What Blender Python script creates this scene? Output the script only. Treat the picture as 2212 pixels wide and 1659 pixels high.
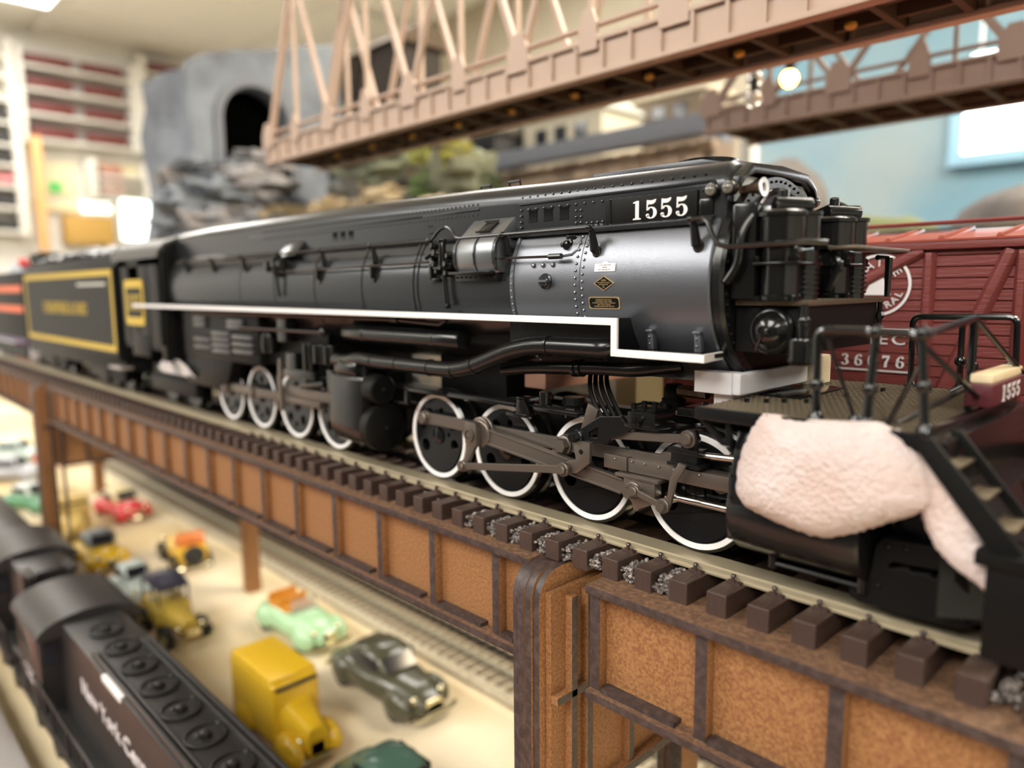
# Model steam locomotive on a girder bridge of a toy train layout. All builder coordinates are millimetres.
import bpy, bmesh, math, random
from mathutils import Vector, Matrix
for _o in list(bpy.data.objects): bpy.data.objects.remove(_o)
S = 0.001
scene = bpy.context.scene
COL = scene.collection
random.seed(7)
PI = math.pi

# ------------------------------------------------------------------ camera
F_PX = 1599.0
YAW, PITCH, ROLL = math.radians(43.96), math.radians(7.45), math.radians(0.53)
fw = Vector((-math.cos(YAW)*math.cos(PITCH), math.sin(YAW)*math.cos(PITCH), -math.sin(PITCH)))
rt = Vector((math.sin(YAW), math.cos(YAW), 0))
up = rt.cross(fw)
rt, up = rt*math.cos(ROLL)-up*math.sin(ROLL), up*math.cos(ROLL)+rt*math.sin(ROLL)
CAM = Vector((100.8, -165.4, 69.3))
cam_data = bpy.data.cameras.new('camera')
cam = bpy.data.objects.new('camera', cam_data); COL.objects.link(cam)
mw = Matrix((( rt.x, up.x, -fw.x, CAM.x*S), (rt.y, up.y, -fw.y, CAM.y*S), (rt.z, up.z, -fw.z, CAM.z*S), (0, 0, 0, 1)))
cam.matrix_world = mw
cam_data.sensor_width = 36.0
cam_data.lens = F_PX/2212*36
cam_data.clip_start = 0.005; cam_data.clip_end = 50
cam_data.dof.use_dof = True
cam_data.dof.focus_distance = 0.206
cam_data.dof.aperture_fstop = cam_data.lens/3.4
scene.camera = cam

# ------------------------------------------------------------------ world and exposure
world = bpy.data.worlds.new('room_light'); scene.world = world; world.use_nodes = True
bg = world.node_tree.nodes['Background']; bg.inputs[0].default_value = (1.0, 0.97, 0.93, 1); bg.inputs[1].default_value = 0.10
scene.view_settings.view_transform = 'Standard'; scene.view_settings.look = 'None'
scene.view_settings.exposure = -0.85; scene.view_settings.gamma = 1.0; scene.view_settings.use_curve_mapping = False
PANEL_WATT = 30.0      # emission strength of the ceiling panels
def area(name, loc, to, sx, sy, watt, col):
    l = bpy.data.lights.new(name, 'AREA'); l.shape = 'RECTANGLE'; l.size = sx*S; l.size_y = sy*S; l.energy = watt; l.color = col
    o = bpy.data.objects.new(name, l); COL.objects.link(o); o.location = Vector(loc)*S
    o.rotation_euler = (Vector(to)-Vector(loc)).to_track_quat('-Z', 'Y').to_euler(); return o

area('spot_row_lamp', (420, 820, 900), (-330, 60, -200), 420, 420, 40, (1.0, 0.84, 0.58))

# ------------------------------------------------------------------ materials
MATS = {}
def mat(name, col, rough=0.5, metal=0.0, bump=None, noise=None, spec=0.5, coat=0, sss=0, emit=None, trans=0, wood=None, coords='Object'):
    """bump=(scale per mm, distance mm, detail); noise=(scale per mm, colour2, low, high); wood=(stretch axis, scale)"""
    if name in MATS: return MATS[name]
    m = bpy.data.materials.new(name); m.use_nodes = True; nt = m.node_tree; N = nt.nodes; L = nt.links
    b = N['Principled BSDF']
    c = (*col, 1)
    b.inputs['Base Color'].default_value = c; b.inputs['Roughness'].default_value = rough; b.inputs['Metallic'].default_value = metal
    b.inputs['Specular IOR Level'].default_value = spec
    if coat: b.inputs['Coat Weight'].default_value = coat; b.inputs['Coat Roughness'].default_value = 0.15
    if sss: b.inputs['Subsurface Weight'].default_value = sss; b.inputs['Subsurface Radius'].default_value = (0.006, 0.004, 0.003); b.inputs['Subsurface Scale'].default_value = 1.0
    if trans: b.inputs['Transmission Weight'].default_value = trans
    if emit: b.inputs['Emission Color'].default_value = (*emit[0], 1); b.inputs['Emission Strength'].default_value = emit[1]
    tc = None
    def coord(sc, vec=None):
        nonlocal tc
        if tc is None: tc = N.new('ShaderNodeTexCoord')
        mp = N.new('ShaderNodeMapping'); L.new(tc.outputs[coords], mp.inputs[0])
        v = vec or (1, 1, 1); mp.inputs['Scale'].default_value = (v[0]*sc*1000, v[1]*sc*1000, v[2]*sc*1000)
        return mp.outputs[0]
    if noise:
        n = N.new('ShaderNodeTexNoise'); n.inputs['Scale'].default_value = 1; n.inputs['Detail'].default_value = 6
        L.new(coord(noise[0], wood), n.inputs['Vector'])
        r = N.new('ShaderNodeMapRange'); r.inputs[1].default_value = noise[2]; r.inputs[2].default_value = noise[3]
        L.new(n.outputs[0], r.inputs[0])
        mx = N.new('ShaderNodeMix'); mx.data_type = 'RGBA'; mx.inputs[6].default_value = c; mx.inputs[7].default_value = (*noise[1], 1)
        L.new(r.outputs[0], mx.inputs[0]); L.new(mx.outputs[2], b.inputs['Base Color'])
    if bump:
        n = N.new('ShaderNodeTexNoise'); n.inputs['Scale'].default_value = 1; n.inputs['Detail'].default_value = bump[2] if len(bump) > 2 else 3
        L.new(coord(bump[0], wood), n.inputs['Vector'])
        bp = N.new('ShaderNodeBump'); bp.inputs['Strength'].default_value = 1; bp.inputs['Distance'].default_value = bump[1]*S
        L.new(n.outputs[0], bp.inputs['Height']); L.new(bp.outputs[0], b.inputs['Normal'])
    MATS[name] = m; return m

# ------------------------------------------------------------------ mesh builder
OFF = {}
def off(o):
    while o is not None and o.parent is not None: o = o.parent
    return OFF.get(o.name, Vector((0, 0, 0))) if o is not None else Vector((0, 0, 0))
def tag(o, label=None, cat=None, group=None, kind=None):
    if label: o['label'] = label
    if cat: o['category'] = cat
    if group: o['group'] = group
    if kind: o['kind'] = kind
    return o
def thing(name, label, cat, loc=(0, 0, 0), rz=0.0, group=None, local=False, parent=None):
    o = bpy.data.objects.new(name, None); COL.objects.link(o); o.empty_display_size = 0.01
    o.location = Vector(loc)*S; o.rotation_euler = (0, 0, rz)
    OFF[o.name] = Vector((0, 0, 0)) if local else Vector(loc)
    return tag(o, label, cat, group)
class M:
    def __init__(s): s.v = []; s.f = []
    def add(s, vs, fs):
        n = len(s.v); s.v += [tuple(v) for v in vs]; s.f += [tuple(i+n for i in f) for f in fs]; return s
    def hexa(s, p):
        return s.add(p, [(0, 3, 2, 1), (4, 5, 6, 7), (0, 1, 5, 4), (1, 2, 6, 5), (2, 3, 7, 6), (3, 0, 4, 7)])
    def box(s, x0, x1, y0, y1, z0, z1):
        return s.hexa([(x0, y0, z0), (x1, y0, z0), (x1, y1, z0), (x0, y1, z0), (x0, y0, z1), (x1, y0, z1), (x1, y1, z1), (x0, y1, z1)])
    def lathe(s, prof, o, ax, n=24, a0=0, a1=2*PI, ring=False):
        """prof: (radius, distance along ax)"""
        o = Vector(o); ax = Vector(ax).normalized()
        t = Vector((0, 0, 1)) if abs(ax.z) < 0.9 else Vector((1, 0, 0))
        e1 = ax.cross(t).normalized(); e2 = ax.cross(e1)
        vs = []; full = abs(a1-a0-2*PI) < 1e-6; k = n if full else n+1
        for r, h in prof:
            for i in range(k):
                a = a0+(a1-a0)*i/n; vs.append(o+ax*h+(e1*math.cos(a)+e2*math.sin(a))*max(r, 1e-4))
        fs = []
        for j in range(len(prof)-1):
            for i in range(n):
                i2 = (i+1) % k; fs.append((j*k+i, (j+1)*k+i, (j+1)*k+i2, j*k+i2))
        if full and ring:
            j = len(prof)-1
            for i in range(n): fs.append((j*k+i, i, (i+1) % k, j*k+(i+1) % k))
        elif full:
            fs.append(tuple(range(k))); fs.append(tuple(range((len(prof)-1)*k, len(prof)*k))[::-1])
        return s.add(vs, fs)
    def cyl(s, a, b, r, r2=None, n=16):
        a = Vector(a); b = Vector(b); return s.lathe([(r, 0), (r if r2 is None else r2, (b-a).length)], a, b-a, n)
    def disc(s, c, ax, r, h, ch=0.0, n=20):
        """boss with chamfered rim, from c along ax"""
        ch = ch or min(r, h)*0.25
        return s.lathe([(r, 0), (r, h-ch), (r-ch, h)], c, ax, n)
    def sph(s, c, r, n=10, sc=(1, 1, 1)):
        vs = []; fs = []; m = max(4, n//2); c = Vector(c)
        for j in range(1, m):
            p = PI*j/m
            for i in range(n):
                a = 2*PI*i/n; vs.append(c+Vector((r*sc[0]*math.sin(p)*math.cos(a), r*sc[1]*math.sin(p)*math.sin(a), r*sc[2]*math.cos(p))))
        top = len(vs); vs.append(c+Vector((0, 0, r*sc[2]))); vs.append(c-Vector((0, 0, r*sc[2])))
        for j in range(m-2):
            for i in range(n): fs.append((j*n+i, (j+1)*n+i, (j+1)*n+(i+1) % n, j*n+(i+1) % n))
        for i in range(n): fs.append((top, i, (i+1) % n)); fs.append((top+1, (m-2)*n+(i+1) % n, (m-2)*n+i))
        return s.add(vs, fs)
    def prism(s, poly, plane, d0, d1):
        """poly of 2D points on plane 'Y' (x,z), 'Z' (x,y) or 'X' (y,z), extruded from d0 to d1"""
        def P(p, d): return {'Y': (p[0], d, p[1]), 'Z': (p[0], p[1], d), 'X': (d, p[0], p[1])}[plane]
        n = len(poly); vs = [P(p, d0) for p in poly]+[P(p, d1) for p in poly]
        return s.add(vs, [tuple(range(n)), tuple(range(n, 2*n))[::-1]]+[(i, i+n, (i+1) % n+n, (i+1) % n) for i in range(n)])
    def tube(s, pts, r, n=8, cap=True):
        P = [Vector(p) for p in pts]; k = len(P); vs = []; fs = []
        R = r if isinstance(r, (list, tuple)) else [r]*k
        prev = None
        for i in range(k):
            d = (P[min(i+1, k-1)]-P[max(i-1, 0)]).normalized()
            if prev is None:
                t = Vector((0, 0, 1)) if abs(d.z) < 0.9 else Vector((1, 0, 0)); e1 = d.cross(t).normalized()
            else: e1 = (prev-d*prev.dot(d)).normalized()
            prev = e1; e2 = d.cross(e1)
            sc = 1.0
            if 0 < i < k-1:
                c = (P[i+1]-P[i]).normalized().dot((P[i]-P[i-1]).normalized()); sc = 1/max(0.6, math.sqrt(max(0, (1+c)/2)))
            for j in range(n):
                a = 2*PI*j/n; vs.append(P[i]+(e1*math.cos(a)+e2*math.sin(a))*R[i]*sc)
        for i in range(k-1):
            for j in range(n): fs.append((i*n+j, (i+1)*n+j, (i+1)*n+(j+1) % n, i*n+(j+1) % n))
        if cap: fs.append(tuple(range(n))); fs.append(tuple(range((k-1)*n, k*n))[::-1])
        return s.add(vs, fs)
    def bar(s, a, b, w, h, upv=(0, 0, 1)):
        """rectangular bar between two points: w across, h along the up direction"""
        a = Vector(a); b = Vector(b); d = (b-a).normalized(); u = Vector(upv); x = d.cross(u)
        if x.length < 1e-4: x = d.cross(Vector((1, 0, 0)))
        x.normalize(); u = x.cross(d).normalized(); x *= w/2; u *= h/2
        return s.hexa([a-x-u, b-x-u, b+x-u, a+x-u, a-x+u, b-x+u, b+x+u, a+x+u])
    def surf(s, rows, close_u=False):
        n = len(rows[0]); vs = [p for r in rows for p in r]; fs = []
        for j in range(len(rows)-1):
            for i in range(n if close_u else n-1):
                i2 = (i+1) % n; fs.append((j*n+i, j*n+i2, (j+1)*n+i2, (j+1)*n+i))
        return s.add(vs, fs)
    def loft(s, rings):
        n = len(rings[0]); s.surf(rings, True); m = len(s.v)
        base = m-n*len(rings); s.f.append(tuple(range(base, base+n))[::-1]); s.f.append(tuple(range(m-n, m))); return s
    def mesh(s, name, o=(0, 0, 0), bevel=0.0, angle=35, seg=2):
        o = Vector(o); me = bpy.data.meshes.new(name)
        me.from_pydata([tuple((Vector(v)-o)*S) for v in s.v], [], s.f)
        bm = bmesh.new(); bm.from_mesh(me)
        bmesh.ops.recalc_face_normals(bm, faces=bm.faces)
        if bevel:
            es = [e for e in bm.edges if len(e.link_faces) == 2 and e.calc_face_angle(0) > math.radians(30)]
            try: bmesh.ops.bevel(bm, geom=es, offset=bevel*S, segments=seg, profile=0.6, affect='EDGES', clamp_overlap=True)
            except Exception: pass
        bm.to_mesh(me); bm.free()
        me.shade_smooth(); me.set_sharp_from_angle(angle=math.radians(angle))
        return me
    def groups(s):
        n = len(s.v); par = list(range(n))
        def find(a):
            while par[a] != a: par[a] = par[par[a]]; a = par[a]
            return a
        for f in s.f:
            r = find(f[0])
            for i in f[1:]: par[find(i)] = r
        boxes = {}
        for i, v in enumerate(s.v):
            r = find(i); b = boxes.get(r)
            if b is None: boxes[r] = [list(v), list(v)]
            else:
                for k in range(3): b[0][k] = min(b[0][k], v[k]); b[1][k] = max(b[1][k], v[k])
        if len(boxes) < 2 or len(boxes) > 60: return None
        ks = list(boxes); g = {k: k for k in ks}
        def gf(a):
            while g[a] != a: a = g[a]
            return a
        for i, a in enumerate(ks):
            for b in ks[i+1:]:
                A, Bx = boxes[a], boxes[b]
                if all(A[0][k] <= Bx[1][k]+0.08 and Bx[0][k] <= A[1][k]+0.08 for k in range(3)): g[gf(a)] = gf(b)
        out = {}
        for i in range(n): out.setdefault(gf(find(i)), []).append(i)
        if len(out) < 2: return None
        res = []
        for idx in out.values():
            mp = {old: new for new, old in enumerate(idx)}; q = M(); q.v = [s.v[i] for i in idx]
            q.f = [tuple(mp[i] for i in f) for f in s.f if f[0] in mp]; res.append(q)
        return res
    def obj(s, name, m, parent=None, bevel=0.0, angle=35, label=None, kind=None, local=False, seg=2, split=True):
        if split and kind is None and parent is not None:
            gs = s.groups()
            if gs: return [q.obj(name, m, parent, bevel, angle, label, None, local, seg, False) for q in gs][0]
        me = s.mesh(name, (0, 0, 0) if (local or parent is None) else off(parent), bevel, angle, seg)
        me.materials.append(m); o = bpy.data.objects.new(name, me); COL.objects.link(o); o.parent = parent
        return tag(o, label, None, None, kind)
def single(o, label, cat, group=None):
    """a thing of one mesh: move the origin to the base of its box"""
    me = o.data; xs = [v.co for v in me.vertices]
    c = Vector(((min(v.x for v in xs)+max(v.x for v in xs))/2, (min(v.y for v in xs)+max(v.y for v in xs))/2, min(v.z for v in xs)))
    me.transform(Matrix.Translation(-c)); o.location = c; return tag(o, label, cat, group)
def inst(me, name, loc, parent=None, rz=0, m=None):
    o = bpy.data.objects.new(name, me); COL.objects.link(o); o.parent = parent
    o.location = (Vector(loc)-(off(parent) if parent else Vector((0, 0, 0))))*S; o.rotation_euler = (0, 0, rz); return o
def curve_part(name, splines, depth, m, parent, frame, bevel=0.0):
    """flat shape with holes: splines = outer then holes as 2D mm points; frame = 4x4 matrix in mm"""
    cu = bpy.data.curves.new(name, 'CURVE'); cu.dimensions = '2D'; cu.fill_mode = 'BOTH'; cu.extrude = depth/2; cu.bevel_depth = bevel; cu.bevel_resolution = 1
    for sp in splines:
        p = cu.splines.new('POLY'); p.points.add(len(sp)-1); p.use_cyclic_u = True
        for i, q in enumerate(sp): p.points[i].co = (q[0], q[1], 0, 1)
    return _curve_obj(cu, name, m, parent, frame)
def _curve_obj(cu, name, m, parent, frame):
    t = bpy.data.objects.new('tmp', cu); COL.objects.link(t); dg = bpy.context.evaluated_depsgraph_get()
    me = bpy.data.meshes.new_from_object(t.evaluated_get(dg)); bpy.data.objects.remove(t); bpy.data.curves.remove(cu)
    me.name = name; me.transform(frame); me.transform(Matrix.Translation(-off(parent) if parent else Vector((0, 0, 0)))); me.transform(Matrix.Scale(S, 4))
    me.materials.clear(); me.materials.append(m); me.shade_smooth(); me.set_sharp_from_angle(angle=math.radians(35))
    o = bpy.data.objects.new(name, me); COL.objects.link(o); o.parent = parent; return o
def frameY(x, y, z):      # local xy -> world x,z facing -Y
    return Matrix(((1, 0, 0, x), (0, 0, -1, y), (0, 1, 0, z), (0, 0, 0, 1)))
def frameX(x, y, z):      # local xy -> world y,z facing +X
    return Matrix(((0, 0, 1, x), (1, 0, 0, y), (0, 1, 0, z), (0, 0, 0, 1)))
def text_part(txt, size, m, parent, frame, name='lettering', depth=0.1, wide=1.0, align='CENTER', spacing=1.0):
    cu = bpy.data.curves.new(name, 'FONT'); cu.body = txt; cu.size = size; cu.extrude = depth/2; cu.align_x = align; cu.align_y = 'CENTER'; cu.resolution_u = 3; cu.space_character = spacing
    return _curve_obj(cu, name, m, parent, frame @ Matrix.Diagonal((wide, 1, 1, 1)))
def arcpts(cx, cy, r, a0, a1, n=8):
    return [(cx+r*math.cos(math.radians(a0+(a1-a0)*i/n)), cy+r*math.sin(math.radians(a0+(a1-a0)*i/n))) for i in range(n+1)]
def rrect(x0, x1, y0, y1, r, n=4):
    return arcpts(x1-r, y1-r, r, 0, 90, n)+arcpts(x0+r, y1-r, r, 90, 180, n)+arcpts(x0+r, y0+r, r, 180, 270, n)+arcpts(x1-r, y0+r, r, 270, 360, n)
# railroad roman digits: outlines in a 0..0.62 by 0..1 box
def stroke(pts, ws):
    L_, R_ = [], []
    for i, p in enumerate(pts):
        a = Vector(pts[max(i-1, 0)]); b = Vector(pts[min(i+1, len(pts)-1)]); d = (b-a).normalized(); n = Vector((-d.y, d.x))*ws[i]/2
        L_.append((p[0]+n.x, p[1]+n.y)); R_.append((p[0]-n.x, p[1]-n.y))
    return L_+R_[::-1]
def _bowl(cx, cy, rx, ry, a0, a1, thick, thin, n=22):
    pts = []; ws = []
    for i in range(n+1):
        a = math.radians(a0+(a1-a0)*i/n); pts.append((cx+rx*math.cos(a), cy+ry*math.sin(a))); ws.append(thin+(thick-thin)*abs(math.cos(a))**1.5)
    return stroke(pts, ws)
DIG = {
 '1': [[(0.12, 0), (0.52, 0), (0.52, 0.06), (0.42, 0.09), (0.42, 1.0), (0.30, 1.0), (0.12, 0.93), (0.12, 0.88), (0.24, 0.88), (0.24, 0.09), (0.12, 0.06)]],
 '5': [_bowl(0.30, 0.31, 0.21, 0.28, 140, -150, 0.17, 0.055), arcpts(0.13, 0.19, 0.085, 0, 360, 14)[:-1],
       [(0.08, 0.44), (0.135, 0.44), (0.15, 0.76), (0.30, 0.75), (0.42, 0.77), (0.52, 0.86), (0.56, 1.0), (0.50, 1.0), (0.42, 0.965), (0.30, 0.955), (0.12, 0.985), (0.09, 0.985)]],
 '0': [_bowl(0.31, 0.5, 0.20, 0.46, 0, 359, 0.17, 0.06, 32)],
 '3': [_bowl(0.27, 0.27, 0.20, 0.24, 90, -150, 0.17, 0.055), _bowl(0.27, 0.75, 0.17, 0.21, -90, 150, 0.16, 0.055), arcpts(0.12, 0.17, 0.075, 0, 360, 12)[:-1], arcpts(0.13, 0.82, 0.07, 0, 360, 12)[:-1]],
 '6': [_bowl(0.31, 0.29, 0.20, 0.26, 0, 359, 0.16, 0.055, 30), _bowl(0.40, 0.5, 0.27, 0.47, 190, 70, 0.16, 0.05), arcpts(0.47, 0.84, 0.075, 0, 360, 12)[:-1]],
 '7': [[(0.06, 1.0), (0.06, 0.72), (0.11, 0.72), (0.16, 0.81), (0.42, 0.81), (0.24, 0.42), (0.20, 0.0), (0.37, 0.0), (0.40, 0.40), (0.56, 0.82), (0.56, 1.0)]],
}
def digits(txt, h, m, parent, frame, w=1.0, gap=0.70, depth=0.12, name='number'):
    """each figure is one flat raised mesh"""
    tot = gap*len(txt); out = []
    for i, ch in enumerate(txt):
        mm_ = M()
        for poly in DIG[ch]: mm_.prism([((x-0.31)*h*w, (y-0.5)*h) for x, y in poly], 'Z', 0, depth)
        mm_.v = [tuple(frame @ Vector((v[0]+(i+0.5-len(txt)/2)*gap*h*w, v[1], v[2]))) for v in mm_.v]
        out.append(mm_.obj(name, m, parent))
    return out
# ------------------------------------------------------------------ palette
BLACK = mat('satin_black', (0.008, 0.008, 0.0085), 0.22, metal=0.1, bump=(1.2, 0.02), spec=0.42)
BOILER = mat('boiler_black', (0.050, 0.053, 0.058), 0.235, metal=0.7, bump=(3.0, 0.012))
GRAPH = mat('graphite_paint', (0.185, 0.195, 0.22), 0.325, metal=0.85, bump=(5.0, 0.035, 2))
GLOSS = mat('gloss_black', (0.006, 0.006, 0.006), 0.16)
MATTE = mat('matte_black', (0.0055, 0.0053, 0.0051), 0.45, spec=0.14)
RODS = mat('gunmetal', (0.16, 0.135, 0.115), 0.40, metal=0.75, bump=(4.0, 0.01))
STEEL = mat('polished_steel', (0.62, 0.60, 0.56), 0.18, metal=1.0)
WHITE = mat('white_paint', (0.80, 0.78, 0.77), 0.45)
BRASS = mat('brass_plate', (0.60, 0.42, 0.20), 0.35, metal=0.6)
RAIL = mat('nickel_rail', (0.44, 0.375, 0.255), 0.28, metal=0.45, bump=(0.9, 0.02), wood=(0.05, 1, 1))
TIE = mat('brown_plastic_tie', (0.055, 0.032, 0.025), 0.42, bump=(0.8, 0.22, 4), wood=(2.2, 0.22, 0.6))
TIEP = mat('brown_plastic', (0.052, 0.031, 0.026), 0.35)
MDF = mat('fibreboard', (0.185, 0.076, 0.026), 0.62, bump=(1.6, 0.07, 5), noise=(1.3, (0.32, 0.155, 0.058), 0.36, 0.66))
MDFTOP = mat('fibreboard_top', (0.095, 0.050, 0.029), 0.62, bump=(1.3, 0.06, 5), noise=(0.8, (0.22, 0.120, 0.065), 0.40, 0.72))
BURNT = mat('burnt_edge', (0.034, 0.022, 0.020), 0.48, bump=(1.0, 0.10, 4), noise=(0.5, (0.075, 0.052, 0.048), 0.42, 0.70))
LENS = mat('lamp_glass', (0.55, 0.52, 0.45), 0.05, trans=0.8)
CLEAR = mat('clear_plastic', (0.80, 0.78, 0.74), 0.08, trans=0.75)
PINK = mat('pale_foam', (0.60, 0.47, 0.43), 0.55, bump=(0.95, 1.0, 4), sss=0.08, noise=(0.08, (0.66, 0.575, 0.56), 0.35, 0.65))
BLOCK = mat('white_foam', (0.60, 0.59, 0.60), 0.5, sss=0.3, bump=(0.4, 0.05))
REDCAR = mat('boxcar_red', (0.155, 0.030, 0.026), 0.48, bump=(0.55, 0.22, 4), wood=(0.25, 1, 2.2))
REDROOF = mat('boxcar_roof_red', (0.30, 0.060, 0.035), 0.34)
DECAL = mat('white_decal', (0.66, 0.62, 0.62), 0.5)
YEL = mat('yellow_lettering', (0.55, 0.38, 0.035), 0.5)
TRUSS = mat('tan_bridge_plastic', (0.50, 0.36, 0.275), 0.5, bump=(0.3, 0.05))
TRUSS2 = mat('brown_bridge_plastic', (0.20, 0.135, 0.105), 0.5)
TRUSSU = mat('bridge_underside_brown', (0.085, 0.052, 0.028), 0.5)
ROCK = mat('grey_rock', (0.15, 0.16, 0.185), 0.85, bump=(0.05, 6.0, 6), noise=(0.012, (0.28, 0.31, 0.35), 0.35, 0.65))
SAND = mat('sandy_ground', (0.66, 0.52, 0.30), 0.85, bump=(0.25, 0.5, 5), noise=(0.008, (0.80, 0.68, 0.46), 0.38, 0.62))
PALE = mat('pale_road', (0.60, 0.46, 0.25), 0.85, noise=(0.009, (0.74, 0.63, 0.44), 0.40, 0.60))
BALLAST = mat('tan_ballast', (0.40, 0.34, 0.23), 0.9, bump=(0.6, 1.2, 5), noise=(0.35, (0.62, 0.55, 0.42), 0.4, 0.65))

def recolour(o, m2, test):
    o.data.materials.append(m2)
    for p in o.data.polygons:
        if test(p.normal): p.material_index = 1
    return o
sideY = lambda n: abs(n.y) > 0.7
notZ = lambda n: abs(n.z) < 0.7
notX = lambda n: abs(n.x) < 0.7

# ------------------------------------------------------------------ setting: ground, room
GZ = -200.0
def slab(name, x0, x1, y0, y1, z0, z1, m, kind='structure', parent=None):
    o = M().box(x0, x1, y0, y1, z0, z1).obj(name, m, parent)
    if parent is None: tag(o, None, None, None, kind)
    return o
slab('ground', -2400, 500, -330, 900, GZ-20, GZ, SAND)
WALLW = mat('white_wall', (0.82, 0.81, 0.78), 0.8)
SKYW = mat('sky_blue_backdrop', (0.155, 0.285, 0.36), 0.8, noise=(0.0016, (0.38, 0.39, 0.36), 0.52, 0.82), coords='Object')
CEILM = mat('ceiling_tile_white', (0.90, 0.89, 0.84), 0.85)
GRIDM = mat('ceiling_grid_white', (0.86, 0.85, 0.80), 0.6)
FLOORM = mat('floor_grey', (0.07, 0.063, 0.057), 0.6)
CZ = 957.0
XL, YB = -3000.0, 1500.0
FZ = -1000.0
slab('floor', XL-50, 2600, -2600, YB+50, FZ-20, FZ, FLOORM)
slab('wall_left', XL-60, XL, -2600, YB+60, FZ, CZ+20, WALLW)
slab('wall_back', XL, 2600, YB, YB+60, FZ, CZ+20, mat('beige_wall', (0.42, 0.37, 0.28), 0.8))
slab('wall_front', XL-60, 2660, -2660, -2600, FZ, CZ+20, mat('front_wall_brown', (0.05, 0.043, 0.038), 0.8))
slab('wall_right', 2600, 2660, -2600, YB+60, FZ, CZ+20, mat('right_wall_tan', (0.72, 0.68, 0.60), 0.8))
ceil_o = slab('ceiling', XL-60, 2600, -2600, YB+60, CZ+12, CZ+30, CEILM)
# suspended ceiling: tiles with a grid of bars between them; some bays are lit panels
LIT = mat('lit_diffuser', (1, 1, 1), 0.5, emit=((1.0, 0.96, 0.89), PANEL_WATT))
FRAME = mat('light_frame_white', (0.85, 0.85, 0.83), 0.5)
PITCHX, PITCHY = 620.0, 620.0
bays = {}
tile_me = M().box(-295, 295, -295, 295, 0, 10).mesh('ceiling_tile', bevel=3)
tile_me.materials.append(CEILM)
lit_bays = [(i, j) for (i, j) in ((-4, -3), (-4, 0), (-2, -3), (-2, -2), (-2, 1), (0, -3), (0, -2), (0, 1), (2, -3), (2, -2), (2, 1))]
lit_names = {}
for i in range(-5, 4):
    for j in range(-4, 3):
        cx, cy = i*PITCHX+100, j*PITCHY+210
        if cx-300 < XL or cy+300 > YB: continue
        if (i, j) in lit_bays: lit_names[(i, j)] = (cx, cy); continue
        if i <= 0 or j >= -1: inst(tile_me, 'ceiling_tile', (cx, cy, CZ+1), ceil_o)
gm = M()
for i in range(-5, 5): gm.box(i*PITCHX+100-PITCHX/2-14, i*PITCHX+100-PITCHX/2+14, -2600, YB, CZ-4, CZ+3)
gx = gm.obj('ceiling_grid_bar', GRIDM, ceil_o, label='white bars of the ceiling grid')
gm = M()
for j in range(-4, 4): gm.box(XL, 2600, j*PITCHY+210-PITCHY/2-14, j*PITCHY+210-PITCHY/2+14, CZ-5, CZ+2)
gm.obj('ceiling_grid_bar', GRIDM, ceil_o, label='white bars of the ceiling grid')
k = 0
for key, (cx, cy) in lit_names.items():
    t = thing('ceiling_light', 'square lit ceiling panel, row %s from the back wall, %s from the shelf wall' % (('one', 'two', 'three', 'four', 'five', 'six')[1-key[1]], ('first', 'second', 'third', 'fourth', 'fifth', 'sixth', 'seventh', 'eighth')[key[0]+4]), 'light', (cx, cy, CZ-2), 0, 'lit panels in the ceiling')
    M().box(cx-290, cx+290, cy-290, cy+290, CZ-1, CZ+3).obj('diffuser', LIT, t)
    f = M()
    f.box(cx-302, cx+302, cy-302, cy-290, CZ-6, CZ+8).box(cx-302, cx+302, cy+290, cy+302, CZ-6, CZ+8).box(cx-302, cx-290, cy-290, cy+290, CZ-6, CZ+8).box(cx+290, cx+302, cy-290, cy+290, CZ-6, CZ+8)
    f.obj('frame', FRAME, t)

# window in the back wall on the right: lit by daylight
def window(name, x0, x1, z0, z1, y, strength, m_frame, col=(1, 1, 1)):
    w = M()
    fw_ = 22
    w.box(x0-fw_, x1+fw_, y-14, y, z1, z1+fw_).box(x0-fw_, x1+fw_, y-18, y, z0-fw_, z0).box(x0-fw_, x0, y-14, y, z0, z1).box(x1, x1+fw_, y-14, y, z0, z1)
    o = w.obj(name, m_frame); tag(o, None, None, None, 'structure')
    M().box(x0, x1, y-8, y-3, z0, z1).obj('pane', mat(name+'_daylight', (1, 1, 1), 0.2, emit=(col, strength)), o)
    return o
BLUEF = mat('pale_blue_frame', (0.30, 0.52, 0.68), 0.5)

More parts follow.
